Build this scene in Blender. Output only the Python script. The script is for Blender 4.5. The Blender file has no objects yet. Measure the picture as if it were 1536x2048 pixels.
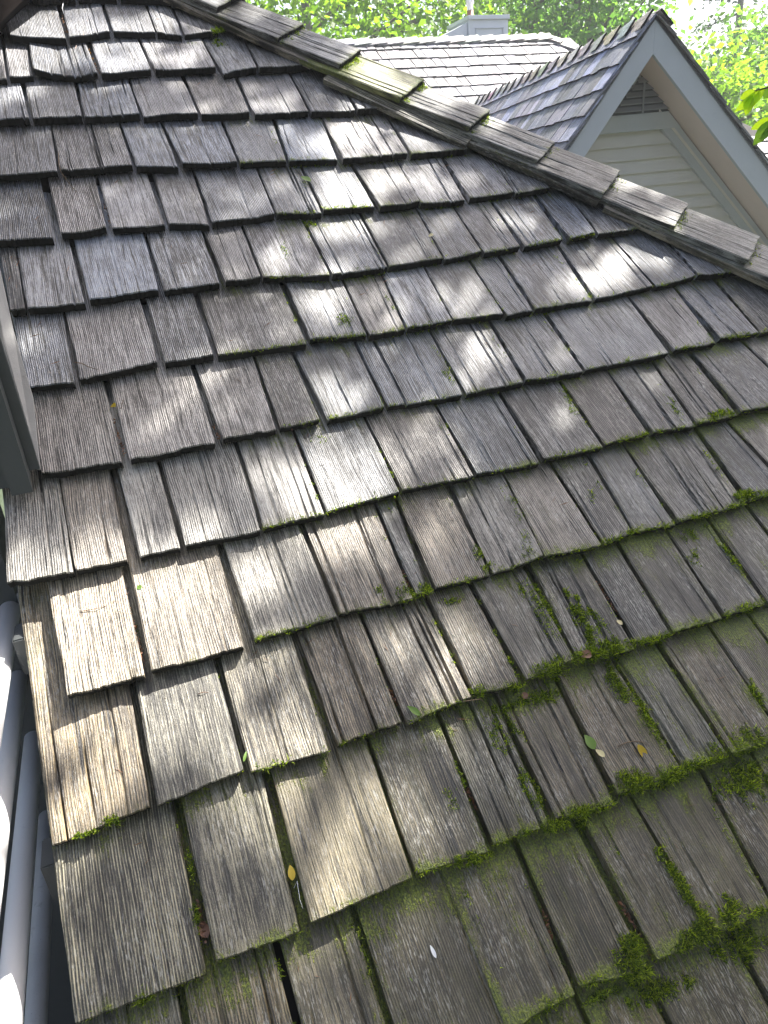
import bpy, bmesh, math, random
import numpy as np
from mathutils import Matrix, Vector, noise as mnoise
rnd = random.Random(7)
rng = np.random.default_rng(11)
scene = bpy.context.scene
# ------------------------------------------------------------------ camera
F = 1424.36                                  # focal length in photo pixels (1536 x 2048)
R = np.array([[0.92631228, 0.22517418, -0.30206316],
              [-0.36655125, 0.35328544, -0.86071458],
              [-0.08709619, 0.90801211, 0.40979051]])   # camera axes -> world axes
PITCH = math.radians(36.5)                   # slope of the shingled roof
cam_d = bpy.data.cameras.new('camera'); cam = bpy.data.objects.new('camera', cam_d)
scene.collection.objects.link(cam); scene.camera = cam
m4 = Matrix([list(r) + [0] for r in R.tolist()] + [[0, 0, 0, 1]])
cam.matrix_world = m4
cam_d.sensor_fit = 'VERTICAL'; cam_d.sensor_height = 36; cam_d.sensor_width = 27
cam_d.lens = F / 2048 * 36
cam_d.clip_start = 0.02; cam_d.clip_end = 2000
# ------------------------------------------------------------------ light
SUN = Vector((0.557, 0.225, 0.80)).normalized()          # towards the sun
sun_el = math.asin(SUN.z); sun_az = math.atan2(SUN.x, SUN.y)
world = bpy.data.worlds.new('World'); scene.world = world; world.use_nodes = True
wn = world.node_tree; wn.nodes.clear()
sky = wn.nodes.new('ShaderNodeTexSky'); sky.sky_type = 'NISHITA'; sky.sun_disc = False
sky.sun_elevation = sun_el; sky.sun_rotation = sun_az
sky.dust_density = 4.0; sky.air_density = 1.0; sky.ozone_density = 0.6
bg = wn.nodes.new('ShaderNodeBackground'); bg.inputs[1].default_value = 0.065
wo = wn.nodes.new('ShaderNodeOutputWorld')
hs = wn.nodes.new('ShaderNodeHueSaturation'); hs.inputs['Saturation'].default_value = 1.0
wn.links.new(sky.outputs[0], hs.inputs['Color']); wn.links.new(hs.outputs[0], bg.inputs[0]); wn.links.new(bg.outputs[0], wo.inputs[0])
sd = bpy.data.lights.new('sun', 'SUN'); sd.energy = 3.3; sd.angle = math.radians(0.5); sd.color = (1, 0.955, 0.88)
so = bpy.data.objects.new('sun', sd); scene.collection.objects.link(so)
so.rotation_euler = (-SUN).to_track_quat('-Z', 'Y').to_euler()
scene.view_settings.view_transform = 'Standard'; scene.view_settings.look = 'None'
scene.view_settings.gamma = 1; scene.view_settings.exposure = 2.4
try: scene.view_settings.use_curve_mapping = False
except Exception: pass
scene.cycles.max_bounces = 8; scene.cycles.transparent_max_bounces = 8
# ------------------------------------------------------------------ helpers
C = scene.collection
EXP = 0.1865                                 # exposure of a course, metres
cx_ = np.array([1.0, 0, 0]); dx_ = np.array([0, math.cos(PITCH), math.sin(PITCH)]); nx_ = np.array([0, -math.sin(PITCH), math.cos(PITCH)])
def ray(x, y): return R @ np.array([(x - 768) / F, -(y - 1024) / F, -1.0])
def P3(x, v, w=0.0): return x * cx_ + v * dx_ + (w - 1.0) * nx_
def plane(px, py, w=0.0):                    # point of the roof plane (lifted by w) seen at a place of the photo
    r = ray(px, py); t = (w - 1.0) / (r @ nx_); X = r * t
    return X @ cx_, X @ dx_
def to_px(P):
    c = R.T @ np.asarray(P)
    return 768 + c[0] / -c[2] * F, 1024 - c[1] / -c[2] * F
def hit(px, py, P0, N):
    r = ray(px, py); return r * ((np.asarray(P0) @ N) / (r @ N))
def mesh_np(name, V, Fa, mat=None, uv=None, smooth=False):
    me = bpy.data.meshes.new(name); V = np.asarray(V, dtype=np.float32)
    me.from_pydata(V.tolist() if len(V) < 200000 else V.tolist(), [], [tuple(int(i) for i in f) for f in Fa] if not isinstance(Fa, list) else Fa)
    if mat: me.materials.append(mat)
    if smooth:
        me.polygons.foreach_set('use_smooth', [True] * len(me.polygons))
    return me
def fast_mesh(name, V, Q, mat, n=4):         # V (N,3), Q (M,n)
    me = bpy.data.meshes.new(name); V = np.asarray(V, np.float32); Q = np.asarray(Q, np.int32)
    me.vertices.add(len(V)); me.vertices.foreach_set('co', V.ravel())
    me.loops.add(Q.size); me.loops.foreach_set('vertex_index', Q.ravel())
    me.polygons.add(len(Q)); me.polygons.foreach_set('loop_start', np.arange(0, Q.size, n, dtype=np.int32))
    try: me.polygons.foreach_set('loop_total', np.full(len(Q), n, np.int32))
    except Exception: pass
    me.materials.append(mat); me.update(calc_edges=True); me.validate()
    return me
def obj(name, me, parent=None, label=None, cat=None, group=None, kind=None):
    o = bpy.data.objects.new(name, me); C.objects.link(o)
    if parent is not None: o.parent = parent
    if label: o['label'] = label
    if cat: o['category'] = cat
    if group: o['group'] = group
    if kind: o['kind'] = kind
    return o
def thing(name, label, cat, loc=(0, 0, 0), group=None):
    o = obj(name, None, None, label, cat, group); o.location = loc; return o
def fin(o, parent):                          # parent while keeping the world place (parents are unrotated empties)
    o.parent = parent; o.matrix_parent_inverse = Matrix.Translation(-Vector(parent.location)) if parent.type == 'EMPTY' else Matrix.Identity(4)
    return o
def basis(o, org, ax, ay, az):
    o.matrix_world = Matrix([[ax[i], ay[i], az[i], org[i]] for i in range(3)] + [[0, 0, 0, 1]])
def box_me(name, mat, sx, sy, sz, bev=0.0, seg=2, centre=(0, 0, 0)):
    bm = bmesh.new(); bmesh.ops.create_cube(bm, size=1)
    for v in bm.verts: v.co = Vector((v.co.x * sx + centre[0], v.co.y * sy + centre[1], v.co.z * sz + centre[2]))
    if bev: bmesh.ops.bevel(bm, geom=bm.edges[:], offset=bev, segments=seg, affect='EDGES')
    me = bpy.data.meshes.new(name); bm.to_mesh(me); bm.free(); me.materials.append(mat); return me
def prism_me(name, mat, poly, dirv, th, bev=0.0):     # polygon of 3D points extruded by dirv*th
    bm = bmesh.new(); a = [bm.verts.new(Vector(p)) for p in poly]; dv = Vector(dirv) * th
    b = [bm.verts.new(Vector(p) + dv) for p in poly]; n = len(poly)
    bm.faces.new(a); bm.faces.new(b[::-1])
    for i in range(n): bm.faces.new((a[i], b[i], b[(i + 1) % n], a[(i + 1) % n]))
    bmesh.ops.recalc_face_normals(bm, faces=bm.faces[:])
    if bev: bmesh.ops.bevel(bm, geom=bm.edges[:], offset=bev, segments=1, affect='EDGES')
    me = bpy.data.meshes.new(name); bm.to_mesh(me); bm.free(); me.materials.append(mat); return me
def tube_me(name, mat, pts, rad, n=10, cap=True, smooth=True):
    pts = [Vector(p) for p in pts]; k = len(pts)
    rad = rad if hasattr(rad, '__len__') else [rad] * k
    V = []; Fa = []
    up = Vector((0.13, 0.21, 0.97))
    for i, p in enumerate(pts):
        t = (pts[min(i + 1, k - 1)] - pts[max(i - 1, 0)]).normalized()
        a = t.cross(up)
        if a.length < 0.05: a = t.cross(Vector((1, 0, 0)))
        a.normalize(); b = t.cross(a)
        for j in range(n):
            an = 2 * math.pi * j / n; V.append(tuple(p + (a * math.cos(an) + b * math.sin(an)) * rad[i]))
    for i in range(k - 1):
        for j in range(n): Fa.append((i * n + j, i * n + (j + 1) % n, (i + 1) * n + (j + 1) % n, (i + 1) * n + j))
    if cap: Fa.append(tuple(range(n))[::-1]); Fa.append(tuple((k - 1) * n + j for j in range(n)))
    return mesh_np(name, V, Fa, mat, smooth=smooth)
# ------------------------------------------------------------------ materials
class N:
    def __init__(s, name):
        s.m = bpy.data.materials.new(name); s.m.use_nodes = True; s.t = s.m.node_tree; s.t.nodes.clear()
        s.out = s.n('OutputMaterial'); s.b = s.n('BsdfPrincipled'); s.l(s.b.outputs[0], s.out.inputs[0])
    def n(s, typ, **kw):
        x = s.t.nodes.new('ShaderNode' + typ)
        for k, v in kw.items(): setattr(x, k, v)
        return x
    def l(s, a, b): s.t.links.new(a, b)
    def inp(s, node, i, v):
        if hasattr(v, 'is_linked') or isinstance(v, bpy.types.NodeSocket): s.l(v, node.inputs[i])
        else: node.inputs[i].default_value = v
    def math(s, op, a, b=0.0, c=0.0, clamp=False):
        x = s.n('Math', operation=op, use_clamp=clamp); s.inp(x, 0, a); s.inp(x, 1, b)
        if len(x.inputs) > 2: s.inp(x, 2, c)
        return x.outputs[0]
    def mapv(s, v, sc, off=None):
        x = s.n('Mapping'); s.l(v, x.inputs[0]); x.inputs[3].default_value = sc
        if off is not None: s.inp(x, 1, off)
        return x.outputs[0]
    def noise(s, v, scale=1, det=3, rough=0.55, dist=0.0):
        x = s.n('TexNoise'); s.l(v, x.inputs['Vector']); x.inputs['Scale'].default_value = scale
        x.inputs['Detail'].default_value = det; x.inputs['Roughness'].default_value = rough; x.inputs['Distortion'].default_value = dist
        return x.outputs[0]
    def ramp(s, v, pts, interp='LINEAR'):
        x = s.n('ValToRGB'); s.l(v, x.inputs[0]); e = x.color_ramp.elements; x.color_ramp.interpolation = interp
        while len(e) < len(pts): e.new(0.5)
        for q, (p, c) in zip(e, pts): q.position = p; q.color = (*c, 1) if len(c) == 3 else c
        return x.outputs[0]
    def mix(s, f, a, b, typ='MIX'):
        x = s.n('Mix', data_type='RGBA', blend_type=typ); s.inp(x, 0, f)
        for i, v in ((6, a), (7, b)):
            if isinstance(v, tuple): x.inputs[i].default_value = (*v, 1) if len(v) == 3 else v
            else: s.l(v, x.inputs[i])
        return x.outputs[2]
    def step(s, v, lo, hi): 
        x = s.n('MapRange', interpolation_type='SMOOTHSTEP'); s.l(v, x.inputs[0]); x.inputs[1].default_value = lo; x.inputs[2].default_value = hi
        return x.outputs[0]
def offset_vec(a):
    co = a.n('TexCoord').outputs['Object']; oi = a.n('ObjectInfo')
    r = oi.outputs['Random']
    cb = a.n('CombineXYZ'); a.l(a.math('MULTIPLY', r, 37.0), cb.inputs[0]); a.l(a.math('MULTIPLY', r, 91.0), cb.inputs[1]); a.l(a.math('MULTIPLY', r, 13.0), cb.inputs[2])
    ad = a.n('VectorMath', operation='ADD'); a.l(co, ad.inputs[0]); a.l(cb.outputs[0], ad.inputs[1])
    return ad.outputs[0], r, oi, co
def wood_mat(name, dark, mid, light, green=0.5, far=False):
    a = N(name); v, r, oi, co = offset_vec(a)
    wv = a.n('TexNoise'); a.l(a.mapv(v, (5, 3.5, 5)), wv.inputs['Vector']); wv.inputs['Scale'].default_value = 1; wv.inputs['Detail'].default_value = 3
    sub = a.n('VectorMath', operation='SUBTRACT'); a.l(wv.outputs[1], sub.inputs[0]); sub.inputs[1].default_value = (.5, .5, .5)
    sc = a.n('VectorMath', operation='MULTIPLY'); a.l(sub.outputs[0], sc.inputs[0]); sc.inputs[1].default_value = (.016, 0, .004)
    ad = a.n('VectorMath', operation='ADD'); a.l(v, ad.inputs[0]); a.l(sc.outputs[0], ad.inputs[1]); g = ad.outputs[0]
    r2 = a.math('FRACT', a.math('MULTIPLY', r, 17.3)); r3 = a.math('FRACT', a.math('MULTIPLY', r, 53.7))
    fine = a.noise(a.mapv(g, (950, 26, 300)), 1, 3, 0.65)
    mid_n = a.noise(a.mapv(g, (400, 6, 120)), 1, 4, 0.75)
    broad = a.noise(a.mapv(g, (62, 3.2, 30)), 1, 3, 0.6)
    blot = a.noise(a.mapv(v, (17, 10, 16)), 1, 5, 0.65)
    fuzz = a.noise(a.mapv(v, (900, 520, 700)), 1, 3, 0.6)
    wx = a.n('TexWave', wave_type='BANDS', bands_direction='X'); a.l(a.mapv(g, (1, .035, .3)), wx.inputs['Vector']); wx.inputs['Scale'].default_value = 92
    wx.inputs['Distortion'].default_value = 2.6; wx.inputs['Detail'].default_value = 2; wx.inputs['Detail Scale'].default_value = .35
    ring = a.math('MULTIPLY', a.math('SUBTRACT', wx.outputs[1], .5), a.math('ADD', .06, a.math('MULTIPLY', r2, .26)))
    crack = a.step(a.noise(a.mapv(g, (300, 2.6, 60)), 1, 2, .5), .32, .40)
    h1 = a.math('ADD', a.math('MULTIPLY', a.math('SUBTRACT', fine, .5), .55), a.math('MULTIPLY', a.math('SUBTRACT', mid_n, .5), 1.25))
    h1 = a.math('ADD', h1, a.math('MULTIPLY', a.math('SUBTRACT', broad, .5), .22)); h1 = a.math('ADD', h1, ring)
    h1 = a.math('ADD', h1, a.math('MULTIPLY', a.math('SUBTRACT', fuzz, .5), .42))
    r4 = a.math('FRACT', a.math('MULTIPLY', r, 131.3)); h1 = a.math('MULTIPLY', h1, a.math('ADD', .62, a.math('MULTIPLY', r4, .75)))
    tone = a.math('ADD', h1, a.math('MULTIPLY', a.math('SUBTRACT', blot, .5), .45))
    tone = a.math('ADD', tone, a.math('MULTIPLY', a.math('SUBTRACT', r3, .5), .16)); tone = a.math('ADD', tone, .5)
    col = a.ramp(tone, [(.28, dark), (.47, mid), (.58, tuple((m + l) / 2 for m, l in zip(mid, light))), (.74, light)])
    col = a.mix(a.math('SUBTRACT', 1.0, crack), col, tuple(x * .8 for x in dark))
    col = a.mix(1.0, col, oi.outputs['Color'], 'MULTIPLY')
    fleck = a.noise(a.mapv(g, (620, 75, 400)), 1, 3, .65)
    sp = a.math('MULTIPLY', a.step(fleck, .535, .62), a.step(blot, .36, .62))
    col = a.mix(a.math('MULTIPLY', sp, .62), col, (.43, .425, .395))
    pit = a.noise(a.mapv(g, (480, 60, 400)), 1, 3, .6)
    col = a.mix(a.math('MULTIPLY', a.step(pit, .60, .70), .75), col, (.016, .015, .013))
    if not far:
        at = a.n('UVMap'); sep = a.n('SeparateXYZ'); a.l(at.outputs[0], sep.inputs[0])
        u = sep.outputs[0]; vv = sep.outputs[1]
        eu = a.math('ABSOLUTE', a.math('SUBTRACT', u, .5)); eu = a.step(eu, .30, .5)
        eb = a.math('SUBTRACT', 1.0, a.step(vv, 0.0, .16)); et = a.step(vv, .62, .98)
        edge = a.math('MAXIMUM', a.math('MULTIPLY', eu, .40), a.math('MAXIMUM', eb, a.math('MULTIPLY', et, .9)))
        mp = a.noise(a.mapv(g, (24, 9, 24)), 1, 5, 0.68); mf = a.noise(a.mapv(v, (420, 300, 420)), 1, 2, 0.6)
        al = oi.outputs['Alpha']
        mm = a.math('ADD', a.math('MULTIPLY', mp, .85), a.math('MULTIPLY', edge, .26))
        mm = a.math('ADD', mm, a.math('MULTIPLY', al, .30)); mm = a.math('ADD', mm, a.math('MULTIPLY', a.math('SUBTRACT', mf, .5), .30))
        mm = a.math('ADD', mm, a.math('MULTIPLY', a.math('SUBTRACT', .5, mid_n), .5))
        moss = a.step(mm, .82, .94); film = a.step(mm, .60, .95)
        col = a.mix(a.math('MULTIPLY', film, .20), col, (.16, .155, .035))
        mcol = a.ramp(mf, [(.3, (.022, .036, .004)), (.55, (.13, .17, .010)), (.75, (.30, .33, .02))])
        col = a.mix(a.math('MULTIPLY', moss, .92), col, mcol)
    a.l(col, a.b.inputs['Base Color'])
    a.l(a.math('ADD', a.math('MULTIPLY', tone, -.30), .62), a.b.inputs['Roughness'])
    a.b.inputs['Specular IOR Level'].default_value = .8
    hh = a.math('ADD', a.math('MULTIPLY', fine, .35), a.math('MULTIPLY', mid_n, .8)); hh = a.math('ADD', hh, a.math('MULTIPLY', ring, 1.6))
    hh = a.math('ADD', hh, a.math('MULTIPLY', fuzz, .20)); hh = a.math('ADD', hh, a.math('MULTIPLY', crack, .7))
    if not far: hh = a.math('ADD', hh, a.math('MULTIPLY', moss, a.math('MULTIPLY', mf, 1.6)))
    bp = a.n('Bump'); bp.inputs['Strength'].default_value = 1.0; bp.inputs['Distance'].default_value = .0017 if not far else .004
    a.l(hh, bp.inputs['Height']); a.l(bp.outputs[0], a.b.inputs['Normal'])
    return a.m
def paint_mat(name, col, rough=.5, grain=.0, spec=.5, dirt=.25):
    a = N(name); v, r, oi, co = offset_vec(a)
    b1 = a.noise(v, 6, 5, .6); b2 = a.noise(v, 60, 4, .6); f = a.noise(v, 350, 2, .5)
    c = a.mix(a.math('MULTIPLY', a.step(b1, .35, .75), dirt), (*col,), tuple(x * .62 for x in col))
    c = a.mix(a.math('MULTIPLY', a.step(b2, .62, .72), dirt * .8), c, tuple(x * .5 for x in col))
    c = a.mix(a.math('MULTIPLY', a.step(f, .70, .76), dirt), c, (.08, .075, .06))
    a.l(c, a.b.inputs['Base Color']); a.b.inputs['Roughness'].default_value = rough; a.b.inputs['Specular IOR Level'].default_value = spec
    bp = a.n('Bump'); bp.inputs['Strength'].default_value = .35; bp.inputs['Distance'].default_value = .002
    a.l(a.math('ADD', b2, a.math('MULTIPLY', f, .3)), bp.inputs['Height']); a.l(bp.outputs[0], a.b.inputs['Normal'])
    return a.m
def leaf_mat(name, c1, c2, trans=.5, rough=.45):
    a = N(name); gi = a.n('NewGeometry'); 
    c = a.ramp(gi.outputs['Random Per Island'], [(0, c1), (.6, c2), (1, tuple(min(1, x * 1.35) for x in c2))] if name != 'moss_shoot' else [(0, c1), (.5, (.10, .155, .009)), (1, c2)])
    a.l(c, a.b.inputs['Base Color']); a.b.inputs['Roughness'].default_value = rough
    tr = a.n('BsdfTranslucent'); c3 = a.mix(1.0, c, (1.9, 2.1, .7), 'MULTIPLY'); a.l(c3, tr.inputs[0])
    mx = a.n('MixShader'); mx.inputs[0].default_value = trans; a.l(a.b.outputs[0], mx.inputs[1]); a.l(tr.outputs[0], mx.inputs[2]); a.l(mx.outputs[0], a.out.inputs[0])
    return a.m
M = {}
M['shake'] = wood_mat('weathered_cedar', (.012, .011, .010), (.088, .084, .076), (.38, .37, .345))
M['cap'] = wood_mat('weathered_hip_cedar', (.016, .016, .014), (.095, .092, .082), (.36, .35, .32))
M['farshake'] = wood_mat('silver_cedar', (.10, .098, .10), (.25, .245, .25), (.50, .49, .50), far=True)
M['shade_eave'] = paint_mat('shade_black_eave', (.010, .007, .006), 1.0, spec=.05, dirt=.0)  # near-black colour stands in for the deep shade of the corner
M['porch'] = paint_mat('shade_dark_boards', (.03, .028, .026), .8)  # near-black floor colour stands in for the shade below the rails
M['endgrain'] = paint_mat('shadow_dark_end_grain', (.012, .011, .009), .95, dirt=.6)  # dark end grain, blackened further to stand in for shadow at the butts
M['deck'] = paint_mat('dark_felt', (.022, .02, .018), .9)
M['wallgrey'] = paint_mat('dark_grey_green_paint', (.07, .076, .078), .45, dirt=.15)
M['flash'] = paint_mat('pale_grey_flashing', (.30, .30, .29), .45, dirt=.5)
M['white'] = paint_mat('white_paint', (.74, .74, .75), .38, dirt=.12)
M['oldwhite'] = paint_mat('old_white_paint', (.50, .50, .50), .55, dirt=.6)
M['trim'] = paint_mat('grey_trim_paint', (.52, .535, .59), .5, dirt=.12)
M['soffit'] = paint_mat('beige_soffit_paint', (.76, .62, .60), .6, dirt=.12)
M['siding'] = paint_mat('pale_grey_siding_paint', (.68, .645, .63), .55, dirt=.12)
M['louver'] = paint_mat('mid_grey_louver_paint', (.26, .27, .29), .5)  # darker grey than the trim
M['chim'] = paint_mat('pale_chimney_paint', (.62, .63, .68), .5, dirt=.2)
M['metal'] = paint_mat('pale_metal', (.62, .62, .66), .35, dirt=.2)
M['rust'] = paint_mat('rusty_red_collar', (.33, .13, .08), .6)
M['ground'] = paint_mat('lawn_and_soil', (.045, .065, .025), .95, dirt=.6)
M['bark'] = paint_mat('grey_bark', (.14, .125, .10), .9, dirt=.6)
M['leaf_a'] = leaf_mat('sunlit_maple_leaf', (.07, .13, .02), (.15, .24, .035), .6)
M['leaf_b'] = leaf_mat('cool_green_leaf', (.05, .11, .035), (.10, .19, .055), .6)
M['leaf_d'] = leaf_mat('dark_broad_leaf', (.025, .050, .016), (.05, .085, .028), .12)  # dark and barely translucent, keeps green glow off the roof
M['leaf_c'] = leaf_mat('dark_needle', (.018, .045, .022), (.045, .09, .04), .25)
M['leaf_y'] = leaf_mat('yellow_leaf', (.38, .26, .015), (.50, .36, .03), .3)
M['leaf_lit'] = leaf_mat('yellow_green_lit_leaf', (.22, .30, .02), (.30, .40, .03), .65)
M['leaf_g'] = leaf_mat('fresh_green_leaf', (.10, .20, .03), (.16, .28, .05), .35)
M['leaf_r'] = leaf_mat('dry_brown_leaf', (.12, .055, .035), (.24, .12, .075), .2)
M['petal'] = paint_mat('pale_petal', (.62, .55, .30), .6)
M['twig'] = paint_mat('dry_twig', (.17, .12, .075), .8)
M['straw'] = paint_mat('white_straw', (.80, .82, .85), .5, dirt=.05)
M['moss'] = leaf_mat('moss_shoot', (.014, .032, .002), (.38, .46, .03), .45, .7)

# ------------------------------------------------------------------ the ground
def sheet(name, x0, x1, y0, y1, z, mat):
    return obj(name, mesh_np(name, [(x0, y0, z), (x1, y0, z), (x1, y1, z), (x0, y1, z)], [(0, 1, 2, 3)], mat), kind='structure')
GZ = -4.2
VEIL_HAZE = .006
sheet('ground', -400, 400, -400, 600, GZ, M['ground'])

# ------------------------------------------------------------------ one wooden shake as geometry
def shake_me(name, mat, bl, br, tl, tr, length, thick, nu=56, ns=9, rough=1.0, lift=0.0, roll=0.0, clip=None, seed=0, tilt=None, ragged=1.0, curl=0.0):
    """bl, br: butt corners (x, v) relative to the object's origin; tl, tr: where its sides are one exposure further up."""
    tilt = thick / EXP if tilt is None else tilt
    q = random.Random(seed); ph = [q.uniform(0, 100) for _ in range(8)]
    us = np.linspace(0, 1, nu); V = []; UV = []; cols = []
    cracks = [(q.uniform(.06, .94), q.uniform(.002, .006) * rough, q.uniform(.006, .02)) for _ in range(int(1 + 3.2 * rough))]
    ss0 = np.array([0, .004, .03, .09, .19, .33, .5, .72, 1.0]) if ns == 9 else np.linspace(0, 1, ns)
    W = br[0] - bl[0]
    for u in us:
        n1 = mnoise.noise(Vector((u * W * 160 + ph[0], 0, ph[1]))); n2 = mnoise.noise(Vector((u * W * 55, 3, ph[2]))); n3 = mnoise.noise(Vector((u * W * 14, 7, ph[3])))
        jag = ragged * (.0014 * n1 + .0016 * n2 + .0022 * n3)
        v0 = bl[1] * (1 - u) + br[1] * u + jag
        if 0 < u < 1: pass
        xb = bl[0] * (1 - u) + br[0] * u
        kx = ((tl[0] - bl[0]) * (1 - u) + (tr[0] - br[0]) * u) / EXP
        L = length
        if clip is not None:
            # the far end follows the hip line  v + 1.24 x = clip
            L = min(length, (clip - v0 - 1.24 * xb) / (1 + 1.24 * kx))
            if L < .004: continue
        col = []
        for s_ in ss0:
            s = s_ * L
            x = xb + kx * s + .0012 * mnoise.noise(Vector((u * 3, s * 14, ph[4])))
            if u < .001 or u > .999: x += .0022 * ragged * mnoise.noise(Vector((u * 9, s * 30, ph[5])))
            gz = -.0009 * max(.25, rough - .55) * (abs(mnoise.noise(Vector((u * W * 95 + .4 * mnoise.noise(Vector((s * 8, 1, ph[6]))), s * 1.6, ph[7])))) ** .7) * 1.6 - .0022 * max(.15, rough - .6) * max(0, mnoise.noise(Vector((u * W * 38, s * 2.2, ph[1]))))
            for (cu, cd, cw) in cracks:
                dd = abs(u + .012 * mnoise.noise(Vector((s * 9, cu * 40, 2))) - cu)
                if dd < cw * .6: gz -= cd * (1 - dd / (cw * .6))
            gz += .002 * mnoise.noise(Vector((u * 2.2, s * 4, ph[2])))
            fall = max(0, 1 - s / (EXP * 1.3))
            z = -tilt * s + (lift + roll * (u - .5)) * fall + gz + curl * ((u - .5) ** 2 * 4) * fall
            if s_ == 0: z -= .0022
            e = min(u, 1 - u)
            if e < .012: z -= .0015
            col.append((x, v0 + s, z, u, s / EXP))
        cols.append(col)
    if len(cols) < 2: return None
    n = len(cols); k = len(ss0); Vt = []; uv = []
    for col in cols:
        for (x, y, z, u, sv) in col: Vt.append((x, y, z)); uv.append((u, sv))
        x, y, z, u, sv = col[0]; Vt.append((x, y + .002, z - thick + .003)); uv.append((u, 0))           # lower edge of the butt
        x, y, z, u, sv = col[-1]; Vt.append((x, y, z - thick * .8)); uv.append((u, sv))
    st = k + 2; Fa = []; EG = []
    for i in range(n - 1):
        a, b = i * st, (i + 1) * st
        for j in range(k - 1): Fa.append((a + j, b + j, b + j + 1, a + j + 1))
        Fa.append((a + k, b + k, b, a)); EG.append(len(Fa) - 1)                   # butt
        Fa.append((a + k, a + k + 1, b + k + 1, b + k))   # underside
        Fa.append((a + k - 1, b + k - 1, b + k + 1, a + k + 1))
    for i, fl in ((0, 0), (n - 1, 1)):
        a = i * st; loop = [a + j for j in range(k)] + [a + k + 1, a + k]
        Fa.append(tuple(loop if fl == 0 else loop[::-1]))
    me = mesh_np(name, Vt, Fa, mat); ul = me.uv_layers.new(name='UVMap')
    li = np.zeros(len(me.loops), np.int32); me.loops.foreach_get('vertex_index', li)
    ul.data.foreach_set('uv', np.array(uv, np.float32)[li].ravel())
    me.materials.append(M['endgrain'])
    for i_ in EG: me.polygons[i_].material_index = 1
    return me

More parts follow.
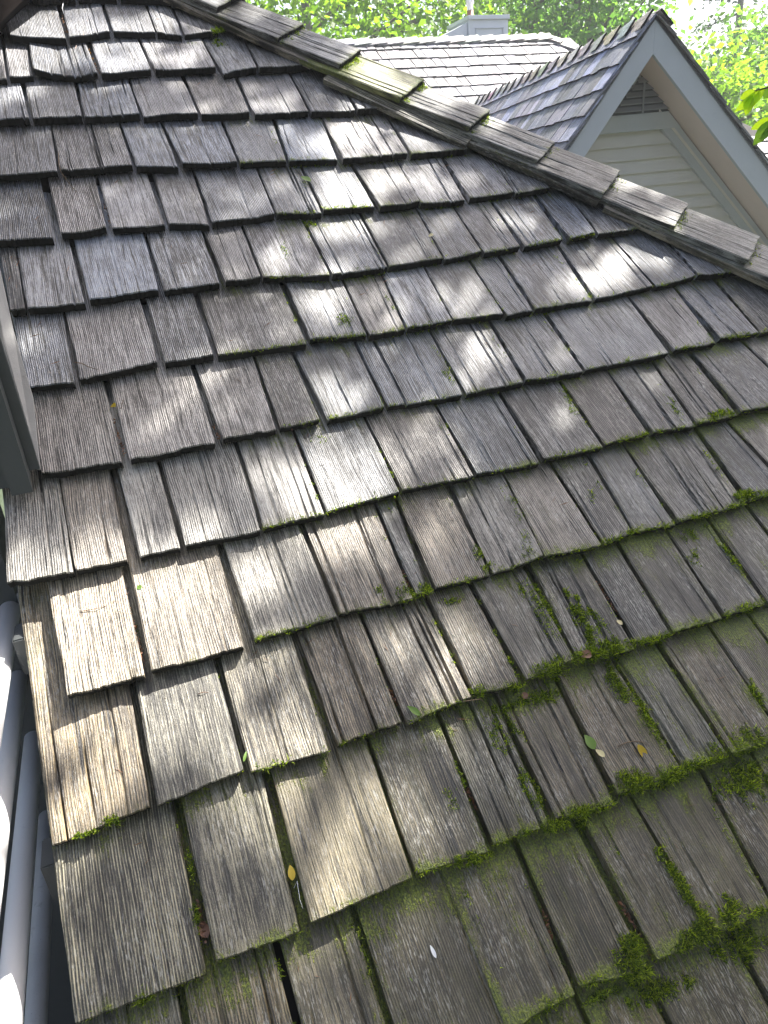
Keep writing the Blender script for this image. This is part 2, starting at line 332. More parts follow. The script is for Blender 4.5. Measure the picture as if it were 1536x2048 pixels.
# ------------------------------------------------------------------ near house with the shingled roof
house = thing('shingled_house', 'house whose mossy weathered cedar shingle roof fills the foreground, with a hip on the right', 'house')
HIP = 2.828
def deckpoly(w, x0, v0, u):
    return [P3(x0, v0, w), P3((u - v0) / 1.24, v0, w), P3((u - 3.2) / 1.24, 3.2, w), P3(x0, 3.2, w)]
roof = obj('roof', prism_me('roof', M['deck'], [P3(-.19, -.62, -.075), P3((HIP + .56) / 1.24, -.62, -.075), P3(-.19, HIP + .175, -.075)], nx_, -.03), house)
DATA = {1: [(20,74,132,78,0,12,113,8),(138,76,219,62,124,10,203,7),(226,64,311,65,208,7,290,5),(313,64,365,71,293,7,343,12),(369,69,437,60,346,11,410,2)],
 2: [(-45,160,14,157,-50,86,2,84),(18,155,65,150,7,84,52,85),(68,146,197,156,57,86,172,85),(203,152,303,142,180,80,275,75),(310,141,433,137,278,75,402,73),(447,146,514,134,405,76,484,68),(518,138,625,130,488,72,575,62)],
 3: [(-20,240,60,238,-35,165,40,163),(64,238,163,230,47,162,147,161),(168,235,280,229,153,162,257,160),(285,231,397,228,260,158,362,150),(402,229,500,226,369,152,470,151),(508,228,618,224,475,152,579,146),(622,225,711,221,583,147,675,150),(715,220,790,215,680,152,740,145)],
 4: [(-40,352,116,345,-50,253,101,248),(122,344,266,333,101,247,238,245),(272,333,357,333,241,246,321,243),(364,331,475,325,325,245,442,243),(480,325,574,321,448,244,546,240),(578,320,676,319,552,240,644,238),(687,322,817,309,646,239,772,229),(822,308,935,299,776,232,880,222)],
 5: [(-60,483,106,476,-70,364,82,362),(122,470,213,456,97,366,192,357),(225,458,330,452,196,355,295,350),(336,446,420,450,306,350,387,345),(424,447,549,427,391,348,513,335),(553,428,645,424,516,335,602,333),(647,417,750,412,607,336,703,332),(759,417,840,404,708,333,795,323),(841,407,930,400,797,322,890,316),(939,396,1028,385,891,317,989,310),(1031,387,1100,376,992,312,1060,305)],
 6: [(18,620,53,620,-5,490,30,497),(55,618,172,606,32,493,138,478),(180,604,317,580,146,476,287,463),(327,580,441,567,293,468,403,458),(450,565,522,556,407,460,482,450),(525,556,661,552,486,450,606,438),(664,551,776,534,611,438,723,434),(778,534,887,516,727,434,834,420),(889,518,963,505,838,421,903,408),(968,505,1040,495,909,412,980,400),(1050,492,1127,479,987,403,1068,392),(1140,477,1191,468,1074,390,1133,385),(1197,468,1275,458,1138,385,1210,375)],
 7: [(55,775,149,764,23,635,127,628),(158,760,317,725,130,622,283,603),(328,727,427,712,293,605,388,590),(437,712,614,686,397,590,563,570),(619,680,734,670,572,570,682,553),(738,670,812,657,686,552,762,545),(814,657,904,643,764,545,846,530),(906,640,1008,628,849,533,937,518),(1012,632,1067,621,941,518,998,512),(1070,620,1186,600,1002,512,1118,490),(1192,596,1306,573,1122,490,1226,475),(1312,573,1392,553,1229,475,1320,466),(1396,552,1500,540,1325,466,1400,455)],
 8: [(80,948,247,925,60,795,208,762),(260,922,431,887,217,760,385,738),(443,882,552,860,392,735,508,715),(560,855,640,840,512,715,582,702),(655,840,770,815,589,705,709,685),(776,812,928,790,715,685,860,663),(934,789,1048,765,865,665,980,644),(1051,762,1167,745,985,646,1088,627),(1170,740,1337,708,1095,626,1257,595),(1350,700,1432,684,1262,595,1350,575),(1441,677,1516,668,1354,577,1432,556),(1522,665,1620,645,1436,556,1525,545),(1626,642,1720,620,1530,543,1600,530)],
 9: [(15,1170,148,1147,5,990,118,962),(150,1145,256,1122,120,960,222,942),(278,1115,362,1097,234,940,313,918),(370,1092,523,1062,320,918,470,888),(527,1058,649,1028,477,888,587,865),(653,1025,800,985,592,867,730,838),(804,980,948,955,735,838,872,815),(953,950,1081,928,877,817,1002,792),(1086,920,1207,895,1006,792,1122,768),(1209,890,1300,868,1127,767,1218,745),(1307,866,1392,852,1221,745,1307,725),(1395,848,1475,828,1311,725,1378,702),(1479,827,1600,800,1384,703,1484,682),(1605,798,1700,775,1488,683,1580,660)],
 10: [(137,1397,292,1354,95,1174,245,1144),(303,1345,490,1296,257,1137,437,1100),(508,1282,674,1234,449,1097,604,1062),(679,1228,828,1200,612,1056,757,1028),(830,1192,861,1184,762,1027,795,1010),(871,1178,982,1150,800,1008,897,978),(985,1148,1087,1115,908,977,1010,958),(1089,1117,1202,1092,1015,958,1104,932),(1207,1090,1267,1065,1109,932,1180,917),(1271,1064,1352,1050,1185,915,1254,897),(1357,1043,1449,1022,1258,897,1350,870),(1450,1020,1494,1006,1352,870,1395,858),(1500,1000,1580,980,1398,858,1456,843),(1585,978,1700,950,1460,843,1560,820)],
 11: [(103,1693,302,1614,64,1415,262,1385),(313,1611,490,1543,273,1377,432,1333),(500,1546,658,1503,443,1330,590,1290),(676,1492,802,1446,596,1270,725,1245),(815,1450,944,1394,730,1243,857,1212),(948,1388,1045,1370,866,1212,945,1178),(1052,1362,1150,1320,949,1177,1056,1150),(1155,1318,1270,1300,1070,1148,1168,1115),(1277,1290,1343,1273,1171,1112,1238,1090),(1346,1266,1445,1237,1241,1090,1332,1062),(1450,1234,1533,1208,1337,1065,1420,1042),(1538,1207,1620,1180,1424,1042,1500,1020),(1625,1178,1740,1145,1504,1018,1600,995)],
 12: [(150,2048,415,1950,104,1712,352,1630),(432,1925,602,1865,366,1622,530,1565),(620,1848,825,1758,545,1560,738,1495),(832,1752,978,1705,742,1490,879,1444),(987,1693,1100,1650,890,1452,1000,1410),(1110,1638,1232,1612,1007,1415,1118,1375),(1235,1590,1365,1545,1125,1370,1232,1330),(1372,1540,1457,1512,1238,1330,1321,1300),(1461,1510,1560,1475,1328,1298,1424,1262),(1565,1472,1650,1440,1428,1262,1504,1238),(1655,1438,1780,1395,1508,1236,1610,1205)],
 13: [(1012,2065,1152,1990,892,1768,1030,1695),(1160,1975,1298,1940,1038,1688,1155,1655),(1310,1920,1424,1872,1172,1650,1268,1606),(1430,1868,1545,1815,1272,1605,1405,1545),(1548,1812,1650,1770,1409,1540,1500,1500),(1655,1768,1800,1700,1504,1498,1620,1450)]}
POS = {1: 2.062, 2: 1.882, 3: 1.693, 4: 1.496, 5: 1.303, 6: 1.113, 7: .928, 8: .743, 9: .558, 10: .373, 11: .194, 12: .001, 13: -.186}
T = .0185
def mossiness(px, py):
    a = min(1, max(0, (px * .75 + py * .62 - 1000) / 900))
    if 250 < py < 1250 and 480 < px < 1150: a = max(a, .42)
    if px < 420 and py < 1400: a *= .3
    return a
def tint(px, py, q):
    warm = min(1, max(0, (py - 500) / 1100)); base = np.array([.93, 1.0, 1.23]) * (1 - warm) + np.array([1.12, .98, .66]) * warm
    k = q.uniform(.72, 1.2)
    k *= 1 - .55 * min(1, max(0, (px * .8 + py * .6 - 1250) / 500))  # shade of the lower right put into the wood colour, with algae staining
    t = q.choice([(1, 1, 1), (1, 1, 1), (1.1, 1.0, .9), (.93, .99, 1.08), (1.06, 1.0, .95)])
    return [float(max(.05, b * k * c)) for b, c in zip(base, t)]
allsh = []       # (px, py, bl, br, moss) for the moss further down
SPECIAL = {(11, 3): 2.2, (11, 4): 2.0, (10, 3): 1.6, (2, 1): 2.0, (2, 2): 1.9, (3, 0): 2.0, (4, 1): 1.7, (10, 8): 1.5, (11, 7): 2.2, (9, 10): 1.8, (3, 2): 1.7, (7, 5): 1.5,
           (12, 4): 2.0, (10, 6): 1.8, (9, 1): 1.5, (5, 5): 1.8, (4, 6): 1.7, (10, 10): 1.8, (10, 11): 2.2}
CURL = {(2, 2): .012}
LIFT = {(10, 0): .008, (12, 2): .006, (12, 1): .006, (2, 3): .004, (9, 0): .007, (9, 1): .005, (11, 1): .005, (4, 1): .005, (10, 1): .005, (8, 1): .004, (4, 6): .006, (11, 3): .006, (12, 0): .005}
def add_shake(k, i, bl, br, tl, tr, length=2.1 * EXP, seed=None, clip=None):
    seed = (k * 31 + i * 7) if seed is None else seed; q = random.Random(seed)
    cxm = (bl[0] + br[0]) / 2; px, py = to_px(P3(cxm, (bl[1] + br[1]) / 2 + .08))
    bl = (bl[0] + .0012, bl[1]); br = (br[0] - .0012, br[1]); tl = (tl[0] + .0012, tl[1]); tr = (tr[0] - .0012, tr[1])
    org = (bl[0], bl[1]); rel = lambda p: (p[0] - org[0], p[1] - org[1])
    W = br[0] - bl[0]
    ro = SPECIAL.get((k, i), q.choice([.5, .6, .8, .8, 1.0, 1.3]))
    cl = None if clip is None else clip - org[1] - 1.24 * org[0]
    lf = LIFT.get((k, i), q.uniform(0, .0035)); nu = max(14, int(W / .0026))
    me = shake_me('shingle', M['shake'], rel(bl), rel(br), rel(tl), rel(tr), length, T * q.uniform(.9, 1.12), nu=nu, rough=ro, lift=lf,
                  roll=q.uniform(-.004, .004), clip=cl, seed=seed, tilt=T / EXP, ragged=q.uniform(.6, 1.4), curl=CURL.get((k, i), q.uniform(-.0015, .003)))
    if me is None: return
    o = bpy.data.objects.new('shingle', me); C.objects.link(o); o.parent = roof
    basis(o, P3(org[0], org[1], 0), cx_, dx_, nx_)
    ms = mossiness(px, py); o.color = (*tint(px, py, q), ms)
    allsh.append((px, py, bl, br, ms, lf))
for k, rows in DATA.items():
    for i, r in enumerate(rows):
        bl = plane(r[0], r[1]); br = plane(r[2], r[3])
        # sides one exposure further up, seen where the next course covers them (the surface has sunk by ~T there)
        tl = plane(r[4], r[5], -T * .85); tr = plane(r[6], r[7], -T * .85)
        def side(b, t):
            sl = (t[0] - b[0]) / max(.05, t[1] - b[1]); sl = max(-.12, min(.12, sl)); return (b[0] + sl * EXP, b[1] + EXP)
        tl = side(bl, tl); tr = side(br, tr)
        add_shake(k, i, bl, br, tl, tr, clip=HIP if (r[2] > 380 and k <= 13) else None, length=2.1 * EXP)
# the rest of the slope, above and below what the photograph shows
def fill(k, v, x0, x1, seed):
    q = random.Random(seed); x = x0; i = 50
    while x < x1:
        w = q.uniform(.075, .16); e = q.uniform(-.004, .004)
        b1 = (x + .004, v + e); b2 = (min(x + w, x1 + .02), v + e + q.uniform(-.006, .006))
        if b2[0] - b1[0] > .03: add_shake(k, i, b1, b2, (b1[0], v + EXP), (b2[0], v + EXP), seed=seed * 100 + i, clip=HIP)
        x += w + .003; i += 1
fill(13, -.186, -.207, .247, 301)
for j, v in enumerate((-.372, -.558)): fill(14 + j, v, -.205, (HIP - v) / 1.24, 310 + j)
for j, v in enumerate((2.248, 2.434, 2.62, 2.81)): fill(0 - j, v, -.15, (HIP - v) / 1.24, 330 + j)
for k in range(1, 9):                         # under the wall on the left: a strip that closes the slope
    fill(k, POS[k] + .003, -.30, -.19, 360 + k) if k < 4 else None

# hip caps: two boards each, folded over the hip
m1 = np.array([1, -1.24]) / math.hypot(1, 1.24); m2 = np.array([1.24, 1.0]) / math.hypot(1, 1.24)
hipdir = P3(m1[0], m1[1], 1) - P3(0, 0, 1); hipdir /= np.linalg.norm(hipdir)         # downhill along the hip
perp = P3(-m2[0], -m2[1], 1) - P3(0, 0, 1); perp /= np.linalg.norm(perp)              # from the crest down our slope
MIR = np.array([1, 1, 0]) / math.sqrt(2)
def mirror(p, P0): p = np.asarray(p); return p - 2 * ((p - P0) @ MIR) * MIR
def hip_pt(s, u, w):                          # s: length coordinate used in the survey, u = v + 1.24 x
    D = 1 + 1.24 ** 2; x = (s * D + 1.24 * u) / D; v = u - 1.24 * x; return P3(x, v, w)
def wing(s0, s1, u_lo, u_hi, w, th, seed, tilt, rough, mat, far=False, nu=40, wtop=.0):
    """board along the hip; local y points uphill, local x from the low edge to the crest"""
    L = (s1 - s0) * math.hypot(1, 1.24); W = (u_hi - u_lo) / math.hypot(1, 1.24)
    me = shake_me('hip_cap', mat, (0, 0), (W, 0), (0, EXP), (W, EXP), L, th, nu=nu, rough=rough, seed=seed, tilt=tilt, ragged=1.2, curl=.001)
    org = hip_pt(s1, u_lo, w)
    B = np.array([-perp, -hipdir, nx_]).T
    V = np.array([v.co[:] for v in me.vertices]) @ B.T + org
    return me, V, org, B
S = [-.852, -.728 + .004, -.608, -.486, -.363, -.243, -.129, -.013, .104, .222, .34, .46]
crestP = hip_pt(0, 2.872, .035)
for i in range(-6, len(S)):
    s1 = S[i] if i >= 0 else S[0] + i * .121
    q = random.Random(900 + i)
    me, V, org, B = wing(s1 - .215, s1, 2.685 + q.uniform(-.018, .012), 2.868,   .034 + q.uniform(0, .005), .0150, 900 + i, .072, q.choice([.8, 1.2, 1.6]), M['cap'])
    me2, V2, org2, B2 = wing(s1 - .215, s1, 2.70, 2.862, .032, .0145, 940 + i, .072, 1.2, M['cap'])
    V2 = np.array([mirror(p, crestP) for p in V2])
    # one mesh: near wing in local axes, far wing brought into the same axes
    inv = np.linalg.inv(B)
    VV = np.vstack([(V - org) @ inv.T, (V2 - org) @ inv.T]); n1 = len(V)
    Fa = [tuple(p.vertices) for p in me.polygons] + [tuple(n1 + v for v in p.vertices)[::-1] for p in me2.polygons]
    m3 = mesh_np('hip_cap', VV, Fa, M['cap']); ul = m3.uv_layers.new(name='UVMap')
    uvs = []
    for mm_, flip in ((me, 0), (me2, 1)):
        lay = mm_.uv_layers[0].data
        for p in mm_.polygons:
            l = [tuple(lay[x].uv) for x in p.loop_indices]; uvs += l[::-1] if flip else l
    ul.data.foreach_set('uv', np.array(uvs, np.float32).ravel())
    o = bpy.data.objects.new('hip_cap', m3); C.objects.link(o); o.parent = roof
    basis(o, org, -perp, -hipdir, nx_)
    px, py = to_px(org); g = {3: (1.25, 1.3, .6), 2: (.9, .95, 1.05)}.get(i, (.94, .97, 1.02)); k = q.uniform(.8, 1.15)
    m3.materials.append(M['endgrain'])
    for i_, p_ in enumerate(list(me.polygons) + list(me2.polygons)): m3.polygons[i_].material_index = p_.material_index
    o.color = (g[0] * k, g[1] * k, g[2] * k, {3: .75, 1: .5, 4: .5, 2: .35}.get(i, .35))
# boards laid under the caps
for i, (sa, sb, ulo) in enumerate([(-1.5, -.98, 2.672), (-.97, -.655, 2.668), (-.62, -.355, 2.628), (-.41, -.13, 2.664), (-.12, .20, 2.668), (.21, .5, 2.670)]):
    me, V, org, B = wing(sa, sb, ulo, 2.80, .0165, .016, 970 + i, .012, 1.3, M['cap'])
    me.name = 'under_board'; o = bpy.data.objects.new('under_board', me); C.objects.link(o); o.parent = roof
    basis(o, org, -perp, -hipdir, nx_); o.color = (.95, .82, .68, .1) if i != 2 else (1.1, 1.05, .85, .3)

# the other slope behind the hip, rake boards and walls below
def othr(p): return mirror(p, crestP)
obj('rear_slope', prism_me('rear_slope', M['deck'], [othr(P3(-.2, -.62, -.03)), othr(P3((HIP - .06 + .62) / 1.24, -.62, -.03)), othr(P3(-.2, HIP - .06 + .248, -.03))], np.array([0, 0, 1.0]), -.03), house)
# wall and its corner board on the left
YA = P3(0, .753)[1]
def vz(v, w=0): p = P3(0, v, w); return p[1], p[2]
def wallpoly(x, v0, v1, top, w):
    a = vz(v0, w); b = vz(v1, w); return [(x, a[0], a[1]), (x, b[0], b[1]), (x, b[0], top), (x, a[0], top)]
wall = obj('wall', prism_me('wall', M['wallgrey'], wallpoly(-.172, .722, 3.2, 2.6, .012), (-1, 0, 0), .12), house)
obj('corner_board', prism_me('corner_board', M['wallgrey'], [(-.1465,) + vz(.743, .015), (-.178,) + vz(1.10, .015), (-.178, vz(1.10, .015)[0], 2.2), (-.1465, vz(.743, .015)[0], 2.2)], (-1, 0, 0), .022, .001), wall)
obj('corner_board', prism_me('corner_board', M['wallgrey'], wallpoly(-.1625, .704, .7425, 2.2, .014), (-1, 0, 0), .03), wall)
obj('wall', box_me('wall', M['wallgrey'], 1.2, .12, 5.2), house).location = (-.24 - .6, 1.25, GZ + 2.6 + 1.0)
obj('added_dark_floor', box_me('added_dark_floor', M['porch'], 3.2, 5, .1), house).location = (-1.83, -1.2, -1.72)  # added to darken the view between the bars
fl = [P3(-.152, .745, .010), P3(-.1470, .745, .010), P3(-.1405, .895, .008), P3(-.1545, 1.06, .006), P3(-.165, 1.35, .006), P3(-.19, 1.35, .010), P3(-.185, 1.06, .010)]
obj('flashing', prism_me('flashing', M['flash'], fl, nx_, .0035, .0005), wall)
# added slab: casts the top left shadow, its black stands in for deep shade
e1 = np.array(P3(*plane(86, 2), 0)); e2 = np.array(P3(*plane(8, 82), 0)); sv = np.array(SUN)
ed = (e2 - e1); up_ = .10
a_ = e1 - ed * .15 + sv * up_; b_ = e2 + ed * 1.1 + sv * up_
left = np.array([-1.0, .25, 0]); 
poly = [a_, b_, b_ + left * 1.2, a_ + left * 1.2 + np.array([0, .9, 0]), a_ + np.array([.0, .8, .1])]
obj('eave', prism_me('eave', M['shade_eave'], poly, (0, 0, 1), .04), house)
# rake: fascia boards under the left edge of the shingles
def rake(name, x0, th, v0, v1, wtop, depth, mat):
    a, b = P3(x0, v0, wtop), P3(x0, v1, wtop); dn = np.array([0, 0, -depth])
    return obj(name, prism_me(name, mat, [a, b, b + dn, a + dn], (-1, 0, 0), th, .001), house)
rake('fascia', -.168, .02, -.62, .70, -.055, .16, M['wallgrey'])
rake('barge_board', -.19, .018, -.62, .52, -.055, .07, M['trim'])
for v_ in (.49, .18): 
    p = P3(-.212, v_, -.07); obj('bracket', box_me('bracket', M['wallgrey'], .03, .05, .06, .002), house).location = Vector(p) 
obj('side_wall', prism_me('side_wall', M['wallgrey'], [P3(-.10, -.62, -.12), P3(-.10, 3.0, -.12), np.array([-.10, P3(0, 3.0)[1], GZ]), np.array([-.10, P3(0, -.5)[1], GZ])], (1, 0, 0), .05), house)

# ------------------------------------------------------------------ white rails on the left
def rail_thing(lab, px, py, z, r, y0, y1, mat):
    w = ray(px, py); k = z / w[2]; x = w[0] * k
    t = thing('railing_bar', lab, 'railing', (x, y0, z), 'railing bars beside the roof edge')
    pts = [(0, (y1 - y0) * i / 8, .0008 * math.sin(i)) for i in range(9)]
    me = tube_me('bar', mat, pts, [r] * 9, 28); obj('bar', me, t)
    obj('end_plate', box_me('end_plate', mat, r * 2.6, .012, r * 2.6, .002), t).location = (0, y1 - y0, 0)
    return t
rail_thing('uppermost left round white railing bar, its sunlit part cut by the frame', -12, 1400, -.58, .0165, -.4, 1.20, M['white'])
rail_thing('second round white railing bar from the top, brightly sunlit at the left edge', 8, 1560, -.71, .0150, -.4, 1.20, M['white'])
rail_thing('third round white railing bar, sunlit below a curved shadow edge', 24, 1960, -.84, .0158, -.4, 1.20, M['white'])
rail_thing('lowest thin white railing bar with cracked paint, next to the dark fascia', 74, 2000, -1.02, .0150, -.4, 1.20, M['oldwhite'])

# ------------------------------------------------------------------ house with the gable
gable = thing('gabled_house', 'grey painted gable with a louvred vent and lap siding under a steep shingle roof', 'house')
G = np.array([math.sin(math.radians(13.28)), math.cos(math.radians(13.28)), 0]); Fx = np.array([G[1], -G[0], 0]); Z = np.array([0, 0, 1.0])
A = np.array([3.215, 3.83, .765])
def gp(a, z, o=0.0): return A + a * Fx + z * Z + o * G
TL, TR = math.tan(math.radians(51.5)), math.tan(math.radians(46.5))
BW = .195                                    # height of the barge board, measured plumb
def barge(sgn, T_):
    e = 2.2
    poly = [gp(0, 0), gp(sgn * e, -e * T_), gp(sgn * e, -e * T_ - BW), gp(0, -BW)]
    return obj('barge_board', prism_me('barge_board', M['trim'], poly, G, .028, .001), gable)
barge(-1, TL); barge(1, TR)
OV = .30                                     # overhang in front of the wall
for sgn, T_ in ((-1, TL), (1, TR)):
    e = 2.2; zz = BW - .008
    obj('soffit', prism_me('soffit', M['soffit'], [gp(0, -zz, .03), gp(sgn * e, -e * T_ - zz, .03), gp(sgn * e, -e * T_ - zz, OV + .02), gp(0, -zz, OV + .02)], Z, .02), gable)
WZ = .0
def wz(px, py, o): 
    X = hit(px, py, A + o * G, G); return (X - A) @ Fx, (X - A) @ Z
wallo = OV
gw = obj('wall', prism_me('wall', M['siding'], [gp(0, -.07, wallo + .02), gp(-2.1, -2.1 * TL - .07, wallo + .02), gp(-2.1, -5, wallo + .02), gp(2.1, -5, wallo + .02), gp(2.1, -2.1 * TR - .07, wallo + .02)], G, .10), gable)
# frieze boards along both slopes on the wall
for sgn, T_ in ((-1, TL), (1, TR)):
    e = 2.0; f0, f1 = -BW, -BW - .13
    obj('frieze_board', prism_me('frieze_board', M['trim'], [gp(0, f0, wallo - .02), gp(sgn * e, -e * T_ + f0, wallo - .02), gp(sgn * e, -e * T_ + f1, wallo - .02), gp(0, f1, wallo - .02)], G, .038, .001), gw)
va, vb_, vt = wz(1228, 232, wallo), wz(1338, 223, wallo), wz(1283, 152, wallo)
vbz = (va[1] + vb_[1]) / 2; vcx = vt[0]; vhw = vb_[0] - vt[0]; vht = vt[1] - vbz
for nm_, pp_ in (('vt', (1283, 152)), ('vb', (1338, 223)), ('fr1', (1297, 132)), ('fr2', (1387, 247)), ('fr3', (1536, 420)), ('tb', (1384, 250)), ('ctr', (1500, 480))): print('GG', nm_, [round(float(t_), 3) for t_ in wz(*pp_, wallo)])
obj('trim_board', prism_me('trim_board', M['trim'], [gp((vbz + BW) / TL, vbz, wallo - .027), gp(-(vbz + BW) / TR, vbz, wallo - .027), gp(-(vbz + BW - .095) / TR, vbz - .095, wallo - .027), gp((vbz + BW - .095) / TL, vbz - .095, wallo - .027)], G, .045, .001), gw)
vent = obj('vent', prism_me('vent', M['wallgrey'], [gp(vcx - vhw - .01, vbz, wallo - .022), gp(vcx + vhw + .01, vbz, wallo - .022), gp(vcx, vbz + vht + .01, wallo - .022)], G, .01), gable)
for j in range(8):
    z = vbz + .012 + j * .038; half = (vht - (z - vbz)) * vhw / vht - .002
    if half < .02: break
    P = [gp(vcx - half, z, wallo - .040), gp(vcx + half, z, wallo - .040), gp(vcx + half, z + .026, wallo - .024), gp(vcx - half, z + .026, wallo - .024)]
    obj('louver', prism_me('louver', M['louver'], P, (0, 0, 1), .005), vent)
obj('mullion', prism_me('mullion', M['louver'], [gp(vcx - .006, vbz, wallo - .046), gp(vcx + .006, vbz, wallo - .046), gp(vcx + .006, vbz + vht - .03, wallo - .046), gp(vcx - .006, vbz + vht - .03, wallo - .046)], G, .004), vent)
# lap siding
z = vbz - .095; j = 0
while z > -2.3:
    h_ = .083; w_ = (-z - .12) / TL; w2 = (-z - .12) / TR
    P = [gp(-w_, z, wallo + .016), gp(-w_, z - h_, wallo - .001), gp(-w_, z - h_, wallo + .018)]
    L = w_ + w2 - .0
    obj('siding_board', prism_me('siding_board', M['siding'], P, Fx, L), gw); z -= h_ - .004; j += 1
# inner strip along the right frieze
obj('corner_trim', prism_me('corner_trim', M['siding'], [gp(.20, -.20 * TR - .24, wallo - .024), gp(1.9, -1.9 * TR - .24, wallo - .024), gp(1.9, -1.9 * TR - .262, wallo - .024), gp(.20, -.20 * TR - .262, wallo - .024)], G, .03), gw)
# shingles of the gable roof
def slope_roof(root, org, ridge, down, nrm, length, rows, exp, t, seed, mat, names='shingle', k=1.0, col=(1, 1, 1), mx=290, wr=(.09, .17), x_fn=None, start=.0, thick_mul=1.0):
    q = random.Random(seed); cnt = 0
    protos = []
    for w in (.09, .115, .14, .165):
        for sd_ in range(3):
            protos.append((w, shake_me(names, mat, (0, 0), (w, 0), (0, EXP), (w, EXP), exp * 1.9, t, nu=7, ns=4, rough=.8, seed=seed + sd_, tilt=t / exp, ragged=1.4)))
    for r_ in range(rows):
        dv = exp * (r_ + 1) + start; x = (x_fn(dv)[0] if x_fn else 0); xe = (x_fn(dv)[1] if x_fn else length)
        while x < xe - .03 and cnt < mx:
            w, me = q.choice(protos); w_act = min(w, xe - x)
            o = bpy.data.objects.new(names, me); C.objects.link(o); o.parent = root
            p = org + ridge * x + down * (dv + q.uniform(-.006, .006)) + nrm * q.uniform(.0, .004)
            sc = w_act / w
            basis(o, p, ridge * sc, -down * (.5 if r_ == 0 else 1), nrm); kk = q.choice([.45, .6, .8, .95, 1.2, 1.6]) * k
            tt = q.choice([(1, 1, 1), (1.08, .97, .92), (.95, .98, 1.06)])
            o.color = tuple(kk * a * b for a, b in zip(col, tt)) + (0,)
            x += w_act + q.uniform(.006, .012); cnt += 1
dL = (-Fx * 1 - Z * TL); dL /= np.linalg.norm(dL); nL = np.cross(G, dL); nL = nL if nL @ Z > 0 else -nL
dR = (Fx * 1 - Z * TR); dR /= np.linalg.norm(dR); nR = np.cross(dR, G); nR = nR if nR @ Z > 0 else -nR
GL = 3.75
rl = obj('roof', prism_me('roof', M['deck'], [gp(0, -.0, .0), gp(0, 0, GL), gp(0, 0, GL) + dL * 3.4, gp(0, 0, 0) + dL * 3.4], nL, -.02), gable)
rr = obj('roof', prism_me('roof', M['deck'], [gp(0, -.0, .0), gp(0, 0, GL), gp(0, 0, GL) + dR * 3.4, gp(0, 0, 0) + dR * 3.4], nR, -.02), gable)
# valley against the far roof: rows get shorter? they run on behind it
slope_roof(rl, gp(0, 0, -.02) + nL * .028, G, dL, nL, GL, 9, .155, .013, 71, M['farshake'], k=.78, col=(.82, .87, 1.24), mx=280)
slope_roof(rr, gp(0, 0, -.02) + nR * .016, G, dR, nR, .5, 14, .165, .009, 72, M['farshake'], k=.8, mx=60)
cap0 = shake_me('ridge_cap', M['farshake'], (0, 0), (.11, 0), (0, EXP), (.11, EXP), .30, .016, nu=8, ns=4, rough=1, seed=5, tilt=.11)
for i in range(19):
    s = -.02 + i * .2
    if s > GL: break
    for dd, nn, par in ((dL, nL, rl), (dR, nR, rr)):
        o = bpy.data.objects.new('ridge_cap', cap0); C.objects.link(o); o.parent = par
        q = random.Random(i)
        basis(o, gp(0, 0, s) + nn * .036 + dd * .112, -dd, G, nn) if dd is dL else basis(o, gp(0, 0, s) + nn * .036 + dd * .004, dd, G, nn)
        o.color = tuple(c * q.uniform(.9, 1.4) for c in (1.0, .92, .92)) + (0,)

# ------------------------------------------------------------------ far roof with the chimney
far = thing('far_house', 'far sunlit silver shingle roof beyond the hip, below the chimney', 'house')
Pr = ray(850, 84) * (8.5 / ray(850, 84)[1]); xr1 = hit(1097, 66, Pr, np.array([0, 1.0, 0]))[0]
zr = (Pr[2] + hit(1097, 70, Pr, np.array([0, 1.0, 0]))[2]) / 2
O_ = np.array([xr1, 8.5, zr]); dn = -dx_
fr = obj('roof', prism_me('roof', M['deck'], [O_, O_ - cx_ * 5.5, O_ - cx_ * 5.5 + dn * 2.6, O_ + cx_ * 2.1 + dn * 2.6], nx_, -.03), far)
# lengths along the rows: the hip on the right widens downwards
xl = 3.3
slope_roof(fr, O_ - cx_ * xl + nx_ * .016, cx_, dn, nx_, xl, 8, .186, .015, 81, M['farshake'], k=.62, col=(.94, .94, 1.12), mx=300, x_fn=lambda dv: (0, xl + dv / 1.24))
for i in range(22):
    q = random.Random(500 + i); o = bpy.data.objects.new('ridge_cap', cap0); C.objects.link(o); o.parent = fr
    basis(o, O_ - cx_ * (.02 + i * .19) + nx_ * .05 + dn * .112 , -dn, -cx_, nx_)
    basis(o, O_ - cx_ * (i * .19) + nx_ * .045 + dn * .105, dn * -1, -cx_, nx_)
    o.color = tuple(c * q.uniform(.9, 1.3) for c in (1, .98, .98)) + (0,)
hd = P3(m1[0], m1[1]) - P3(0, 0); hp = -(P3(m2[0], m2[1]) - P3(0, 0))
for i in range(9):
    q = random.Random(600 + i); o = bpy.data.objects.new('hip_cap', cap0); C.objects.link(o); o.parent = fr
    basis(o, O_ + hd * (.19 * (i + 1)) + nx_ * .045 + hp * .105, -hp, -hd, nx_); o.color = tuple(c * q.uniform(.7, .95) for c in (1, .88, .8)) + (0,)
obj('wall', prism_me('wall', M['siding'], [np.array([O_[0] - 5, 6.8, -.9]), np.array([O_[0] + 1.5, 6.8, -.9]), np.array([O_[0] + 1.5, 6.8, GZ]), np.array([O_[0] - 5, 6.8, GZ])], (0, 1, 0), .1), far)
